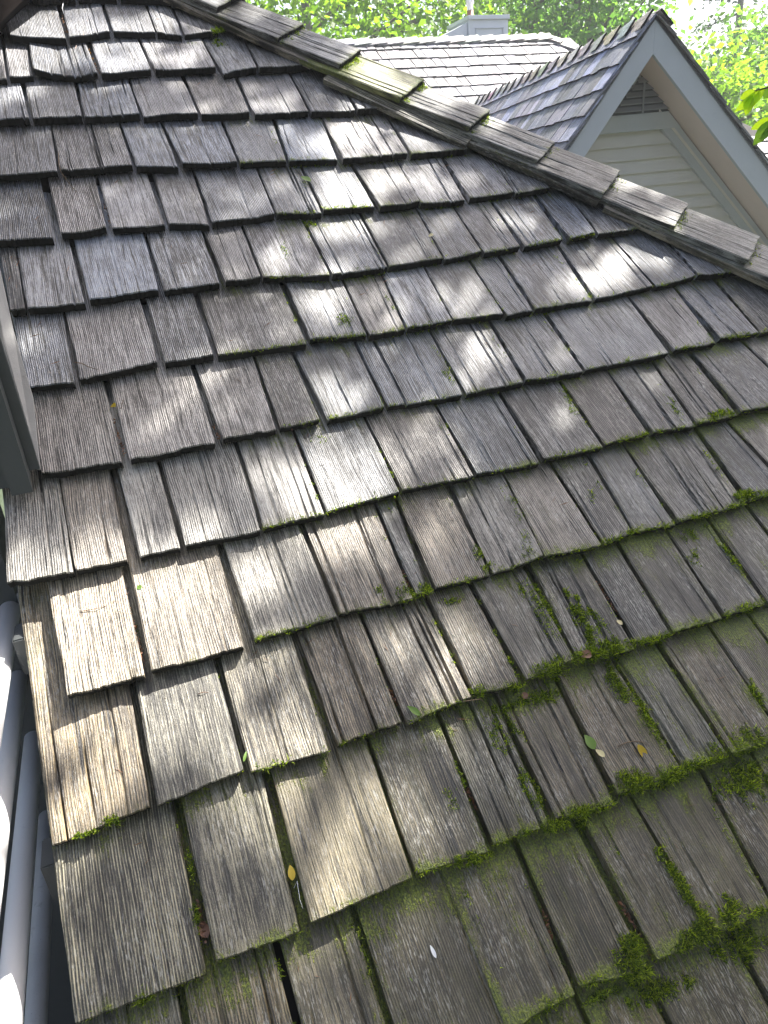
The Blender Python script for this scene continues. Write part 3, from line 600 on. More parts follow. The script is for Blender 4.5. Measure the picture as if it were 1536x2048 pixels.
# chimney: a panelled chase with one raking side
Yc = 9.3
def cp(px, py, Y=Yc): r = ray(px, py); return r * (Y / r[1])
chim = thing('chimney', 'pale panelled chimney chase with one raking side behind the far ridge', 'chimney', (0, 0, 0))
tl_, tr_ = cp(937, 40), cp(1016, 37); zb = O_[2] - 1.0; ztop = (tl_[2] + tr_[2]) / 2
x0, x1 = tl_[0], tr_[0]; xs = cp(868, 82)[0]; zs = cp(868, 82)[2]
obj('chase', prism_me('chase', M['chim'], [(x0, Yc, ztop), (x1, Yc, ztop), (x1, Yc, zb), (x0, Yc, zb)], (0, 1, 0), .55, .004), chim)
obj('raking_side', prism_me('raking_side', M['chim'], [(x0 - .003, Yc + .03, ztop - .02), (x0 - .003, Yc + .03, zb), (xs - .3, Yc + .03, zb), (xs - .3, Yc + .03, zs - .15), (xs, Yc + .03, zs)], (0, 1, 0), .48, .003), chim)
obj('cap_board', box_me('cap_board', M['chim'], x1 - x0 + .03, .60, .045, .004), chim).location = ((x0 + x1) / 2, Yc + .275, ztop + .02)
pz0 = cp(957, 56)[2]; pz1 = zb
for (a0, a1, c0, c1) in ((x0 + .09, x1 - .07, pz0, pz0 - .008), (x0 + .09, x0 + .10, pz0, pz0 - .4), (x1 - .08, x1 - .07, pz0, pz0 - .4)):
    obj('panel_bead', prism_me('panel_bead', M['trim'], [(a0, Yc - .001, c0), (a1, Yc - .001, c0), (a1, Yc - .001, c1), (a0, Yc - .001, c1)], (0, -1, 0), .012), chim)
fx = cp(960, 30)[0]; ft = thing('flue_pipe', 'metal flue pipe with a rusty red collar standing on the chimney', 'pipe', (fx, Yc + .25, ztop + .042))
obj('collar', tube_me('collar', M['rust'], [(0, 0, 0), (0, 0, .02), (0, 0, .03), (0, 0, .10)], [.085, .07, .042, .042], 20), ft)
obj('pipe', tube_me('pipe', M['metal'], [(0, 0, .1), (0, 0, .17), (0, 0, .171), (0, 0, .6)], [.04, .04, .052, .052], 20), ft)
cxp = cp(930, 36, Yc + .3); cv = thing('vent_cap', 'low round metal vent cap left of the flue pipe', 'vent', (cxp[0], Yc + .38, ztop - .05))
obj('stem', tube_me('stem', M['metal'], [(0, 0, -.2), (0, 0, .06)], .05, 18), cv)
obj('cap', tube_me('cap', M['metal'], [(0, 0, .06), (0, 0, .075), (0, 0, .10), (0, 0, .12)], [.075, .085, .06, .01], 24), cv)
# right hand roof seen past the barge board
rt = thing('side_roof', 'small corner of a bright sunlit shingle roof at the right edge under the hanging leaves', 'roof')
q0 = cp(1500, 262, 6.2)
deckr = obj('deck', prism_me('deck', M['deck'], [q0 + np.array([-.6, 0, 0]), q0 + np.array([2.5, 0, 0]), q0 + np.array([2.5, 0, 0]) + dn * 2, q0 + np.array([-.6, 0, 0]) + dn * 2], nx_, -.03), rt)
slope_roof(deckr, q0 - cx_ * .6 + nx_ * .014, cx_, dn, nx_, 2.0, 6, .186, .014, 85, M['farshake'], k=1.15, mx=80)

# ------------------------------------------------------------------ foliage
def leaves_me(name, mat, P, size, seed, flat=.35, shape='leaf'):
    g = np.random.default_rng(seed); n = len(P)
    nrm = g.normal(size=(n, 3)); nrm[:, 2] = np.abs(nrm[:, 2]) + flat; nrm /= np.linalg.norm(nrm, axis=1)[:, None]
    t = g.normal(size=(n, 3)); t -= (t * nrm).sum(1)[:, None] * nrm; t /= np.linalg.norm(t, axis=1)[:, None]; b = np.cross(nrm, t)
    s = size * g.uniform(.6, 1.3, n)[:, None]
    pts = np.stack([P - t * s * .55, P - b * s * .36 - t * s * .05 + nrm * s * .08, P + t * s * .6, P + b * s * .36 - t * s * .05 + nrm * s * .08], 1)
    return fast_mesh(name, pts.reshape(-1, 3), np.arange(4 * n).reshape(-1, 4), mat)
def clumps(g, centre, rad, nclump, per, csize):
    c = g.normal(size=(nclump, 3)); c /= np.linalg.norm(c, axis=1)[:, None]; c *= (g.uniform(.25, 1, nclump) ** .5)[:, None]
    c = c * np.array(rad) + np.array(centre)
    P = np.repeat(c, per, 0) + np.clip(g.normal(size=(nclump * per, 3)), -2, 2) * csize * np.array([1, 1, .55])
    return c, P
def tree(label, base, height, rad, mat, nclump, per, leafsize, seed, trunk_r=.16, group='trees beyond the roofs', zc=None, csize=.30, name='broadleaf_tree'):
    g = np.random.default_rng(seed); t = thing(name, label, 'tree', base, group)
    zc = height - rad[2] * .9 if zc is None else zc
    lean = g.uniform(-.3, .3, 2); pts = [(lean[0] * (z / height) + .12 * math.sin(z), lean[1] * (z / height), z) for z in np.linspace(0, height * .92, 9)]
    obj('trunk', tube_me('trunk', M['bark'], pts, list(np.linspace(trunk_r, trunk_r * .18, 9)), 9), t)
    cs, P = clumps(g, (0, 0, zc), rad, nclump, per, csize)
    for i in range(14):
        c = cs[i]; z0 = max(height * .25, min(height * .85, c[2] - .6)); s0 = (lean[0] * (z0 / height) + .12 * math.sin(z0), lean[1] * (z0 / height), z0)
        mid = (np.array(s0) + c) / 2 + g.normal(size=3) * .15
        obj('branch', tube_me('branch', M['bark'], [s0, tuple(mid), tuple(c)], [trunk_r * .35, trunk_r * .2, .012], 6), t)
    o = obj('crown', leaves_me('crown', mat, P, leafsize, seed), t)
    return t
def spot(px, py, D):
    r = ray(px, py); r = r / math.hypot(r[0], r[1]) * D; return r
def tree_at(label, px, py_c, D, rad, mat, nclump, per, ls, seed, **kw):
    c = spot(px, py_c, D); base = (c[0], c[1], GZ); zc = c[2] - GZ
    return tree(label, base, zc + rad[2] * .95, rad, mat, nclump, per, ls, seed, zc=zc, **kw)
tree_at('bright green maple rising left of the far ridge, above the hip caps', 610, -20, 12, (2.2, 2, 2.6), M['leaf_a'], 120, 60, .105, 1)
tree_at('yellow green maple behind the hip directly left of the chimney', 800, 10, 14, (1.9, 2, 2.2), M['leaf_a'], 105, 60, .115, 2)
tree_at('sunlit tree directly right of the chimney with yellowish leaves', 1075, 0, 16, (1.7, 2, 2.4), M['leaf_a'], 80, 60, .12, 3)
tree_at('cool green tree left of the gable peak, behind the far roof hip', 1165, 80, 15, (1.15, 2, 1.3), M['leaf_b'], 120, 65, .105, 4)
tree_at('dense leafy tree low behind the right side of the gable', 1450, 300, 13, (1.3, 1.8, 1.35), M['leaf_a'], 110, 70, .095, 5)
tree_at('cool green tree at the right edge above the side roof', 1610, 150, 16, (1.2, 2, 2.0), M['leaf_b'], 95, 60, .105, 6)
tree_at('far green tree filling the gap low behind the far ridge', 960, 110, 22, (5, 2, 1.9), M['leaf_b'], 120, 60, .13, 8)
tree_at('far tree low between the gable and the side roof', 1400, 330, 22, (4, 2, 2.6), M['leaf_b'], 140, 60, .14, 9)
for i_, (lab, x_, y_, r_) in enumerate([('large dark tree to the lower right of the roof', 5.5, -3.6, 2.6), ('large tree below the eave side of the roof', 1.2, -5.5, 2.7), ('large tree left of the porch', -4.5, -4.5, 2.6)]):  # unseen trees added to block skylight from the roof
    tree(lab + ', unseen, added to darken the roof', (x_, y_, GZ), 8.6, (r_, r_, 3.1), M['leaf_d'], 170, 60, .17, 60 + i_, trunk_r=.2, zc=5.4, csize=.4, group='added trees around the house')
# pine at the top right
pb = spot(1476, 60, 19); pine = thing('pine_tree', 'tall sparse pine against the white sky above the right barge board', 'tree', (pb[0], pb[1], GZ))
H = pb[2] - GZ + 3.2
obj('trunk', tube_me('trunk', M['bark'], [(0, 0, z) for z in np.linspace(0, H, 6)], list(np.linspace(.14, .03, 6)), 8), pine)
gg = np.random.default_rng(40); PP = []
for i in range(24):
    z = H - .2 - i * .27; a = gg.uniform(0, 6.28); L = gg.uniform(.3, .85) * (1 + i * .03)
    e = np.array([math.cos(a) * L, math.sin(a) * L, z - .1 + gg.uniform(-.1, .25)])
    obj('branch', tube_me('branch', M['bark'], [(0, 0, z), tuple(e)], [.028, .008], 5), pine)
    n_ = 90; tt = gg.uniform(.35, 1.05, n_)[:, None]; PP.append(np.array([0, 0, z]) * (1 - tt) + e * tt + gg.normal(size=(n_, 3)) * np.array([.13, .13, .07]))
obj('crown', leaves_me('crown', M['leaf_c'], np.vstack(PP), .085, 41), pine)
# the tree that overhangs the roof; its gaps let the sun through where the light lies on the shingles
LIT = [(75,50,75,45,1.0),(180,50,70,35,.7),(250,50,60,30,.5),(190,115,180,28,.7),(330,45,30,40,.9),(410,50,30,22,.5),(30,125,50,45,.95),(130,115,60,40,.55),(245,105,65,42,.85),(350,100,60,35,.5),
 (90,200,60,35,.5),(430,190,60,35,.45),(560,190,60,35,.4),(790,265,60,35,.6),(860,285,45,25,.95),(700,275,60,40,.6),(740,375,60,45,.95),(680,360,45,35,.65),(545,370,30,35,.45),
 (880,345,70,25,.5),(770,475,55,35,.5),(650,490,65,45,.5),(560,500,45,35,.45),(930,430,50,30,.35),(1040,420,40,30,.35),(1190,545,55,40,1.0),(1270,505,60,28,.85),
 (920,575,50,45,.4),(640,600,60,45,.55),(705,565,50,30,.5),(975,690,42,48,.85),(690,780,65,40,.75),(1120,680,40,30,.3),(390,770,40,40,.6),(310,800,55,45,.5),
 (690,925,95,70,.95),(600,950,60,60,.4),(850,880,60,45,.45),(1090,835,45,25,.5),(930,880,30,30,.4),(560,1120,65,60,.85),(700,1070,90,50,1.0),(900,1060,45,65,.55),
 (110,1125,75,38,.95),(200,1080,45,60,.55),(370,1210,120,85,.85),(200,1270,100,120,.85),(60,1270,45,75,1.0),(530,1210,80,60,.7),(380,1430,110,90,.85),(560,1390,70,60,.5),
 (240,1450,90,70,.8),(100,1500,70,110,.85),(700,1330,90,60,.45),(870,1300,100,80,.85),(940,1220,40,35,.5),(480,1640,60,45,.5),(665,1770,65,50,.85),(790,1560,60,60,.5),
 (885,1600,85,90,.7),(975,1500,70,70,.7),(630,1960,110,90,.7),(230,1760,110,60,.4),(880,1830,45,55,.6),(330,1680,50,30,.4),(20,1480,60,170,.8),(40,1870,70,120,1.0),(80,2020,50,90,.9),
 (560,40,60,40,.6),(760,135,60,30,.8),(900,190,60,30,.6),(1020,250,60,30,.5),(1290,370,70,30,.5),(840,230,90,30,.7),(1250,400,60,20,.5),(1430,440,60,30,.3)]
def trans(px, py):
    base = .12 if px < 1000 else .03
    if px < 620 and 1130 < py < 1700: base = .35
    if px < 900 and py >= 1700: base = .05
    if py > 700 and px > 1000: base = .02
    if px < 300 and 250 < py < 1000: base = .06
    if px > 1540 or py > 2100 or py < -60 or px < -120: base = .25
    if px < 800 and 950 < py < 1650: base += .06
    o = 1 - base
    for (a, b, ra, rb, t) in LIT:
        d2 = ((px - a) / ra / 1.18) ** 2 + ((py - b) / rb / 1.18) ** 2
        if d2 < 3: o *= 1 - t * math.exp(-d2 ** 2 * .55)
    return max(.012, 1 - o)
def canopy_points(n, area, lsize, seed):
    g = np.random.default_rng(seed); out = []
    lam = n * (lsize ** 2 * .36) / ((area[1] - area[0]) * (area[3] - area[2]))
    for _ in range(n):
        x = g.uniform(area[0], area[1]); v = g.uniform(area[2], area[3]); P = P3(x, v)
        px, py = to_px(P); tr_ = trans(px, py)
        if g.uniform() < -math.log(tr_) / lam:
            out.append(P + sv * g.uniform(4.6, 6.2))
    return np.array(out), lam
oh = thing('overhanging_tree', 'leafy tree overhanging the shingle roof, its lowest big leaves hanging in at the right edge', 'tree', (5.0, -.6, GZ))
CP, lam = canopy_points(26000, (-.6, 2.2, -.7, 2.9), .085, 77); off = np.array([5.0, -.6, GZ])
ge = np.random.default_rng(12); EX = np.array([P3(ge.uniform(.8, 4.6), ge.uniform(-2.6, .8), ge.uniform(1.9, 3.4)) for _ in range(13000)]); CP = np.vstack([CP, EX])  # extra unseen leaves added to darken the lower right
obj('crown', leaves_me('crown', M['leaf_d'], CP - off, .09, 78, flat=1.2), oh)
obj('trunk', tube_me('trunk', M['bark'], [(0, 0, 0), (-.05, .05, 2.5), (-.2, .2, 5), (-.3, .4, 7.4), (-.6, .8, 9.0)], [.2, .18, .15, .12, .08], 12), oh)
for i in range(12):
    c = CP[(i * 577) % len(CP)] - off
    obj('branch', tube_me('branch', M['bark'], [(-.25, .3, 6.6 + .1 * i), tuple((np.array([-.35, .4, 6.2]) + c) / 2 + np.array([0, 0, .3])), tuple(c)], [.035, .02, .006], 6), oh)
# big leaves of a low twig that hangs into view at the right edge
def big_leaf(L, W, bend=.15, n=6, seed=0, fold=.12):
    V = []; Fa = []
    for i in range(n + 1):
        t = i / n; w = W * math.sin(math.pi * t ** .8) ** .9 * (1 if t < 1 else 0) + .0004; z = -bend * L * t * t
        V += [(-w, t * L, z + fold * w * 1.0), (0, t * L, z), (w, t * L, z + fold * w)]
    for i in range(n):
        a = i * 3; Fa += [(a, a + 1, a + 4, a + 3), (a + 1, a + 2, a + 5, a + 4)]
    return V, Fa
def twig_leaf(px, py, qx, qy, D, W, mat, par, roll=0.0):
    p = spot(px, py, D); q_ = spot(qx, qy, D + .02); y = q_ - p; L = np.linalg.norm(y); y = y / L
    vdir = p / np.linalg.norm(p); x = np.cross(y, -vdir); x /= np.linalg.norm(x); z = np.cross(x, y)
    c, s = math.cos(roll), math.sin(roll); x, z = x * c + z * s, z * c - x * s
    V, Fa = big_leaf(L, W); me = mesh_np('leaf', V, Fa, mat, smooth=True); o = obj('leaf', me); o.parent = par
    o.matrix_world = Matrix([[x[i], y[i], z[i], p[i]] for i in range(3)] + [[0, 0, 0, 1]]); o.matrix_parent_inverse = Matrix.Translation(-Vector(par.location))
    return o
for (a, b, c, d_, W, mt, ro) in [(1530, 178, 1470, 228, .022, 'leaf_lit', .5), (1512, 182, 1478, 200, .018, 'leaf_lit', .2), (1505, 190, 1488, 232, .020, 'leaf_lit', -.4), (1520, 180, 1500, 225, .018, 'leaf_lit', .9),
                           (1546, 236, 1500, 262, .018, 'leaf_lit', .3), (1548, 240, 1503, 292, .024, 'leaf_g', -.2), (1556, 246, 1522, 280, .02, 'leaf_g', .6), (1550, 170, 1525, 200, .02, 'leaf_g', 0)]:
    twig_leaf(a, b, c, d_, 2.6, W * .8, M[mt], oh, ro)
t0 = spot(1600, 150, 2.62); t1 = spot(1546, 172, 2.6); t2 = spot(1508, 182, 2.6); b0 = spot(1620, 200, 2.62); b1 = spot(1548, 238, 2.6)
for pts in ([off + np.array([-.4, .5, 8.0]), t0 + np.array([.5, 0, 1.2]), t0, t1, t2], [t0 + np.array([.5, 0, 1.2]), b0, b1]):
    obj('twig', tube_me('twig', M['twig'], [tuple(np.asarray(p) - off) for p in pts], list(np.linspace(.008, .0015, len(pts))), 5), oh)

# ------------------------------------------------------------------ moss
class Tuft:
    def __init__(s): s.V = []; s.F = []
    def add(s, P, h, w, g, spread=.9):
        n = len(P); dirs = g.normal(size=(n, 3)) * spread; dirs += nx_ * 1.0 + np.array([0, 0, .2]); dirs /= np.linalg.norm(dirs, axis=1)[:, None]
        side = g.normal(size=(n, 3)); side -= (side * dirs).sum(1)[:, None] * dirs; side /= np.linalg.norm(side, axis=1)[:, None]
        hh = (h * g.uniform(.5, 1.3, n))[:, None]; ww = w * g.uniform(.6, 1.3, n)[:, None]
        bend = g.normal(size=(n, 3)) * .25
        a = P - side * ww; b = P + side * ww; c = P + dirs * hh * .6 + side * ww * .8; d = P + dirs * hh * .6 - side * ww * .8; e = P + (dirs + bend) * hh
        s.V.append(np.stack([a, b, c, e, d], 1).reshape(-1, 3))
moss = Tuft(); gm = np.random.default_rng(5)
def moss_blob(px, py, rx, ry, n, h=.006, ang=0.0):
    n = int(n * 2.0); rx *= 1.25; ry *= 1.25
    a = gm.uniform(0, 6.283, n); r = np.sqrt(gm.uniform(0, 1, n)); ex = r * np.cos(a) * rx; ey = r * np.sin(a) * ry
    ca, sa = math.cos(ang), math.sin(ang)
    for (qx, qy, rr) in zip(px + ex * ca - ey * sa, py + ex * sa + ey * ca, r):
        x, v = plane(qx, qy, 0)
        if mnoise.noise(Vector((x * 130, v * 42, 3))) + .35 * mnoise.noise(Vector((x * 400, v * 200, 5))) < (rr - .55) * .55: continue
        moss_pts.append((x, v, h * (1.15 - .6 * rr)))
moss_pts = []
DN = 1.05                                     # rad: direction of the shingle gaps in the lower right
for b in [(640,865,22,12,60,.004,0),(690,636,18,14,160,.004,0),(897,745,9,24,140,.005,-.3),(885,845,14,22,110,.004,-.4),(785,965,12,30,120,.004,-.3),(1030,1000,9,34,220,.006,-.35),(1052,1060,9,40,280,.006,-.4),(1066,1100,22,14,220,.006,0),
          (812,1185,22,18,260,.006,0),(845,1180,18,12,160,.005,0),(965,1378,22,12,240,.006,0),(1030,1372,22,8,140,.005,0),(948,1718,34,13,420,.007,-.15),(1262,1915,28,42,900,.011,-.3),(1280,1945,30,18,420,.010,0),(1395,1868,36,16,480,.009,-.3),
          (1405,1840,20,30,420,.010,0),(1462,1825,22,34,560,.010,-.5),(1352,1745,8,60,420,.008,-.55),(1375,1790,10,40,300,.008,-.55),(1262,1562,40,22,650,.009,0),(1335,1550,50,18,650,.009,-.3),(1300,1440,10,85,560,.007,-.5),(1245,1370,14,48,480,.008,-.5),
          (1105,1335,38,20,600,.009,-.2),(1195,1305,70,16,800,.009,-.2),(1170,1235,16,70,650,.006,-.55),(1215,1260,9,55,300,.006,-.55),(1090,1220,16,75,650,.006,-.42),(1085,1395,40,18,420,.007,-.2),(1155,1625,30,10,320,.008,-.2),(1110,1650,30,10,300,.008,-.2),(1170,1635,14,14,200,.009,0),
          (1440,826,24,9,260,.007,-.1),(1500,987,26,9,260,.007,-.1),(225,1640,22,8,220,.007,-.3),(170,1668,22,5,120,.004,-.3),(288,1993,24,10,300,.008,-.3),(620,432,16,7,120,.004,0),(570,500,5,32,100,.004,-.25),(435,62,12,8,140,.008,0),(440,76,14,5,90,.006,0),(386,76,18,5,80,.004,0),
          (1480,1480,60,28,700,.008,-.3),(1500,1560,60,45,900,.010,-.3),(1330,1985,60,22,600,.008,-.3),(1220,1990,60,10,300,.006,-.3),(905,1600,8,40,160,.005,-.4),(925,1550,6,30,120,.005,-.4),(1018,1410,22,12,200,.005,0),(1040,1460,8,40,220,.005,-.4),
          (1350,812,8,30,120,.004,-.5),(1140,790,8,40,160,.005,-.45),(1190,985,10,14,110,.004,-.4),(1465,1105,6,40,200,.006,-.55),(1395,1110,12,20,120,.005,-.4),(1515,1385,8,36,220,.008,-.5),(960,1105,8,20,120,.005,-.3),(975,1135,14,12,150,.005,0),(1385,1060,16,18,140,.004,-.4),
          (905,1195,26,6,160,.005,-.15),(760,1180,8,20,70,.004,-.3),(1235,1700,6,20,60,.004,-.5),(380,1720,4,50,90,.004,-.12),(390,1830,5,40,110,.005,-.12),(1500,1890,60,30,600,.009,-.35),(1050,1180,6,25,80,.005,-.4),(1060,1575,14,60,300,.006,-.45),(1000,1470,16,40,240,.005,-.4)]:
    moss_blob(*b)
# thin tufts along butts and gaps, denser towards the shady lower right
for (px, py, bl, br, ms, lf) in allsh:
    if ms < .12: continue
    n = int(170 * ms ** 1.3 * gm.uniform(.3, 1.6))
    for _ in range(n):
        u = gm.uniform(0, 1); c = mnoise.noise(Vector((u * 5, bl[0] * 31, bl[1] * 17)))
        if c < -.05 * 1 and gm.uniform() < .75: continue
        moss_pts.append((bl[0] + (br[0] - bl[0]) * u, bl[1] + (br[1] - bl[1]) * u + abs(gm.normal()) * .004 - .001, .0045 + .003 * ms))
    for _ in range(int(90 * ms ** 1.5 * gm.uniform(0, 1.5))):
        s = gm.uniform(.02, .95); c = mnoise.noise(Vector((s * 6, br[0] * 31, br[1] * 17)))
        if c < .08: continue
        moss_pts.append((br[0] + gm.normal() * .002, br[1] + s * EXP, .005))
# surface height of the course structure
BV = sorted(POS.values()) + [2.248]; BV = sorted(BV + [-.372])
def surf(v):
    b = max([q for q in BV if q <= v + .004], default=-.372); return -(v - b) * T / EXP
mp_ = np.array([P3(x, v, surf(v) - .001) for x, v, h_ in moss_pts]); mh = np.array([h_ for x, v, h_ in moss_pts])
moss.add(np.repeat(mp_, 3, 0) + gm.normal(size=(len(mp_) * 3, 3)) * .0012, np.repeat(mh, 3) * 1.1, .0007, gm)
mv = np.vstack(moss.V); nb = len(mv) // 5
idx = np.arange(nb)[:, None] * 5
me = fast_mesh('moss', mv, np.concatenate([idx + np.array([[0, 1, 2, 4]]), idx + np.array([[4, 2, 3, 3]])], 0)[:nb], M['moss'])
me2 = fast_mesh('moss', mv, idx + np.array([[4, 2, 3]]), M['moss'], n=3)
bm = bmesh.new(); bm.from_mesh(me); bm.from_mesh(me2); bmesh.ops.remove_doubles(bm, verts=bm.verts[:], dist=1e-7); bm.to_mesh(me); bm.free()
obj('moss', me, None, 'green moss growing along the butts and gaps of the roof shingles', 'moss', None, 'stuff')
# moss on the butts of the hip caps
cap_moss = Tuft(); cpts = []
for (s1, n) in ((S[1], 120), (S[2], 160), (S[3], 220), (S[4], 120), (S[5], 70), (S[6], 60), (S[7], 110), (S[8], 30)):
    for _ in range(n):
        uu = gm.uniform(2.69, 2.86)
        if mnoise.noise(Vector((uu * 28, s1 * 13, 1))) < -.08: continue
        cpts.append(hip_pt(s1 + abs(gm.normal()) * .006 + .001, uu, .023))
cap_moss.add(np.repeat(np.array(cpts), 3, 0) + gm.normal(size=(len(cpts) * 3, 3)) * .0015, np.full(len(cpts) * 3, .0055), .0007, gm)
cv_ = np.vstack(cap_moss.V); idx = np.arange(len(cv_) // 5)[:, None] * 5
obj('moss', fast_mesh('moss', cv_, idx + np.array([[0, 1, 2, 3, 4]]), M['moss'], n=5), None, 'yellow green moss tucked under the butts of the hip caps', 'moss', None, 'stuff')

# ------------------------------------------------------------------ leaves, twigs and litter lying on the roof
def lie(name, V, Fa, mat, px, py, ang, label, cat, lift=.002, smooth=True, parts=None):
    x, v = plane(px, py, 0); o = obj(name, mesh_np(name, V, Fa, mat, smooth=smooth), None, label, cat)
    ca, sa = math.cos(ang), math.sin(ang); ax = cx_ * ca + dx_ * sa; ay = -cx_ * sa + dx_ * ca
    basis(o, P3(x, v, surf(v) + lift), ax, ay, nx_); return o
def lie_leaf(name, px, py, L, W, ang, mat, label, lift=.003, bend=.15, fold=.25):
    V, Fa = big_leaf(L, W, bend=bend, fold=fold, n=8); V = [(x, y - L / 2, z + .1 * L * bend) for x, y, z in V]
    return lie(name, V, Fa, mat, px, py, ang, label, 'leaf', lift)
lie_leaf('fallen_leaf', 1287, 1505, .026, .0058, .35 + math.pi * .93, M['leaf_y'], 'yellow oval leaf lying beside a curved twig on the lower right shingles', bend=.1)
lie_leaf('fallen_leaf', 1182, 1482, .024, .0072, .15, M['leaf_g'], 'fresh green leaf beside a pale seed wing near the mossy butts', bend=.1, lift=.004)
lie_leaf('fallen_leaf', 583, 1745, .018, .0042, -.1, M['leaf_y'], 'yellow leaf in the gap near the lower left, among dry shingles', lift=.006)
lie_leaf('fallen_leaf', 406, 1857, .022, .0060, .2, M['leaf_r'], 'reddish brown crumpled leaf in the wide bottom left gap', lift=-.006, bend=.5, fold=.7)
lie_leaf('fallen_leaf', 827, 1422, .022, .0042, .55, M['leaf_g'], 'narrow folded green leaf on a rough split shingle', lift=.004, fold=.5)
lie_leaf('fallen_leaf', 1168, 1311, .020, .0065, 1.0, M['leaf_r'], 'brown curled leaf caught in thick moss at a butt', lift=.006, bend=.5, fold=.6)
lie_leaf('fallen_leaf', 1055, 1384, .013, .0050, .3, M['leaf_r'], 'small brown leaf in the shadow below a mossy butt', lift=.003, bend=.4)
lie_leaf('fallen_leaf', 612, 352, .030, .0075, .55, M['leaf_g'], 'dull green leaf on a silvery shingle high on the roof', lift=.006, bend=.1)
lie_leaf('fallen_leaf', 818, 1965, .016, .005, .4, M['leaf_g'], 'small round green leaf in a gap at the bottom edge', lift=.0, bend=.1)
lie_leaf('fallen_leaf', 224, 806, .012, .0050, .9, M['leaf_y'], 'tiny yellow curled leaf in the gap near the grey corner board', lift=.004, bend=.6, fold=.8)
lie_leaf('fallen_leaf', 276, 1168, .008, .0034, .9, M['leaf_g'], 'tiny lime green leaf on the sunlit left shingle', lift=.003)
lie_leaf('fallen_leaf', 862, 467, .012, .0045, 1.3, M['petal'], 'pale curled petal on an upper shingle', lift=.004, bend=.6)
lie_leaf('seed_wing', 1202, 1505, .015, .0040, .5, M['petal'], 'pale seed wing next to the fresh green leaf', lift=.004)['category'] = 'seed'
lie_leaf('seed_wing', 1240, 1243, .012, .0032, .45, M['petal'], 'pale yellowish bud in the gap between mossy shingles', lift=.002)['category'] = 'seed'
lie_leaf('white_chip', 869, 1903, .015, .0020, .12, M['straw'], 'small white sliver lying on a dark shingle near the bottom', lift=.003, bend=0)['category'] = 'chip'
lie_leaf('leaf_sprout', 490, 1513, .014, .0016, -.5, M['leaf_g'], 'bright green sprout standing in the gap of the left shingles', lift=.004)['category'] = 'sprout'
def lie_twig(pts, rad, mat, label, lift=.004):
    Q = [P3(*plane(a, b, 0), 0) for a, b in pts]; 
    Q = []
    for i, (a, b) in enumerate(pts): x, v = plane(a, b, 0); Q.append(P3(x, v, surf(v) + lift + .002 * math.sin(i * 2)))
    o0 = Q[0]; o = obj('twig', tube_me('twig', mat, [tuple(q - o0) for q in Q], list(np.linspace(rad, rad * .4, len(Q))), 6), None, label, 'twig'); o.location = Vector(o0)
lie_twig([(1237, 1492), (1252, 1485), (1270, 1481), (1285, 1483), (1297, 1490)], .0009, M['twig'], 'thin curved twig above the yellow leaf on the lower right')
lie_twig([(116, 300), (118, 330), (122, 345), (138, 358), (152, 376)], .0011, M['twig'], 'dark thin twig sticking out of a gap at the upper left')
lie_twig([(150, 728), (165, 732), (180, 738), (197, 744)], .0011, M['twig'], 'short brown twig beside the grey corner board', .008)
lie_twig([(125, 0), (124, 15), (128, 28)], .0010, M['straw'], 'pale stalk at the very top left of the roof', .010)
lie_twig([(160, 1218), (190, 1214), (215, 1205), (255, 1180)], .0006, M['leaf_r'], 'fine red brown pine needle on a sunlit left shingle')
lie_twig([(395, 1384), (406, 1381), (416, 1380)], .0006, M['leaf_r'], 'tiny tan needle on a sunlit tan shingle')
lie_twig([(588, 1776), (594, 1762), (600, 1800), (606, 1818)], 0.0004, M['straw'], 'pale curled stalk under the yellow leaf in the gap')
lie_twig([(240, 812), (243, 800), (246, 790)], .0007, M['twig'], 'short dark sprig beside the tiny yellow leaf')
lie_twig([(925, 1404), (960, 1400), (985, 1412), (1000, 1420)], .0005, M['twig'], 'hair thin stalk in the shadow below a butt', .003)
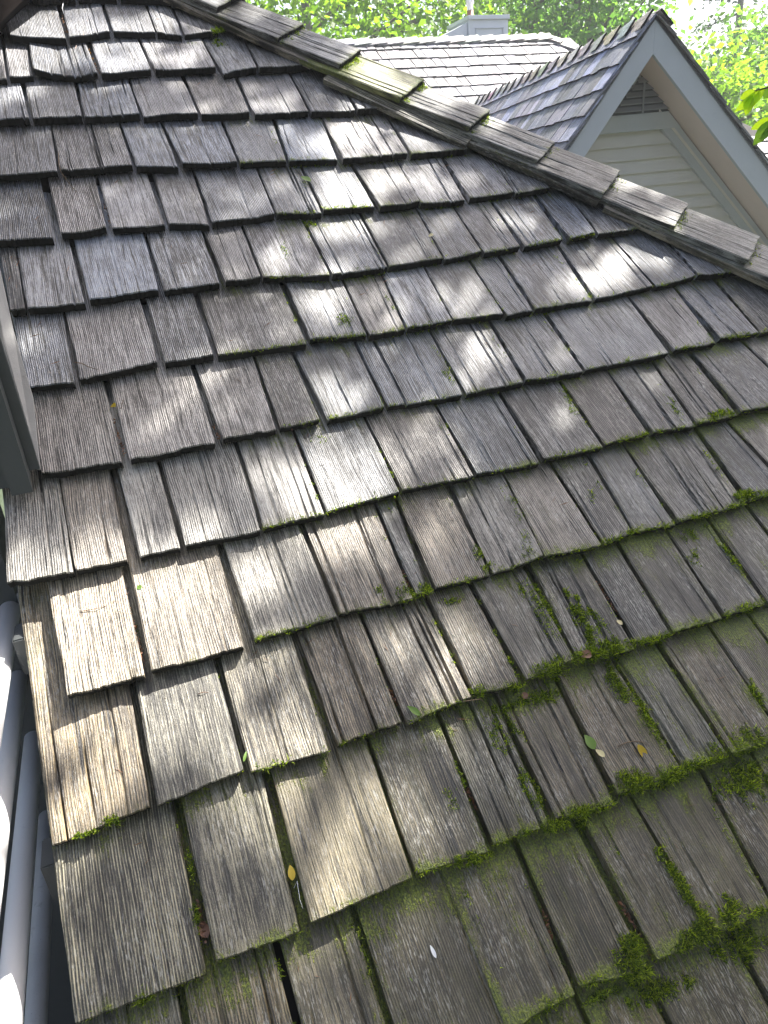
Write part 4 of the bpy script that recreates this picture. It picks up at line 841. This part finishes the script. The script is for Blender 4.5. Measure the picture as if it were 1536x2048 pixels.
# litter: tiny scraps in the gaps
GAPS = [(245,1170,290,1330,60),(395,1800,410,1890,50),(225,830,250,915,40),(122,25,137,72,50),(172,85,200,150,50),(205,395,222,450,30),(935,1570,955,1620,45),(765,1040,780,1090,30),(806,1140,818,1180,40),(780,1380,795,1410,30),
        (785,1860,810,1960,60),(820,1985,850,2040,60),(1090,1820,1105,1880,40),(1240,1800,1300,1910,80),(1195,1160,1245,1240,70),(1410,900,1440,960,40),(1480,900,1520,970,40),(480,190,495,225,20),(585,860,600,900,20),(1010,760,1025,790,15),
        (645,860,655,890,15),(575,1300,590,1330,15),(425,850,440,880,20),(150,1105,152,1140,10),(1270,1570,1420,1790,30)]
LV = []; gl = np.random.default_rng(9)
for (xa, ya, xb, yb, n) in GAPS:
    for _ in range(n):
        t = gl.uniform(); x, v = plane(xa + (xb - xa) * t + gl.normal() * 1.6, ya + (yb - ya) * t + gl.normal() * 1.6, -.01); c = P3(x, v, surf(v) - .009 + gl.uniform(0, .006))
        d1 = gl.normal(size=3); d1 /= np.linalg.norm(d1); d2 = np.cross(d1, gl.normal(size=3)); d2 /= np.linalg.norm(d2); L_ = gl.uniform(.001, .005); W_ = gl.uniform(.0005, .0018)
        LV.append([c - d1 * L_, c + d2 * W_, c + d1 * L_, c - d2 * W_])
for _ in range(420):                          # fallen needles and bud scales, mostly where the courses catch them
    r_ = allsh[gl.integers(len(allsh))]
    if not (-50 < r_[0] < 1600 and -50 < r_[1] < 2150): continue
    x = gl.uniform(r_[2][0], r_[3][0]); v = r_[2][1] + (gl.uniform(.0, 1) ** .6) * EXP * .97; L_ = gl.uniform(.002, .013); an = gl.uniform(0, 3.14)
    d1 = cx_ * math.cos(an) + dx_ * math.sin(an); d2 = -cx_ * math.sin(an) + dx_ * math.cos(an); c = P3(x, v, surf(v) + .0016); W_ = gl.uniform(.00022, .0006)
    LV.append([c - d1 * L_, c + d2 * W_ + nx_ * .001, c + d1 * L_ + nx_ * .001, c - d2 * W_])
LV = np.array(LV).reshape(-1, 3)
obj('leaf_litter', fast_mesh('leaf_litter', LV, np.arange(len(LV)).reshape(-1, 4), M['leaf_r']), None, 'tiny leaf scraps, needles and bud scales caught between and on the shingles', 'litter', None, 'stuff')

# ------------------------------------------------------------------ thin volume added to stand in for lens veil
hz = bpy.data.materials.new('veil_haze_volume'); hz.use_nodes = True; hz.node_tree.nodes.clear()
hv = hz.node_tree.nodes.new('ShaderNodeVolumePrincipled'); ho = hz.node_tree.nodes.new('ShaderNodeOutputMaterial')
hv.inputs['Color'].default_value = (.93, .95, 1.0, 1); hv.inputs['Density'].default_value = VEIL_HAZE
hz.node_tree.links.new(hv.outputs[0], ho.inputs['Volume'])
obj('veil_haze', box_me('veil_haze', hz, 90, 90, 22), kind='stuff').location = (6, 10, GZ - 1 + 11)
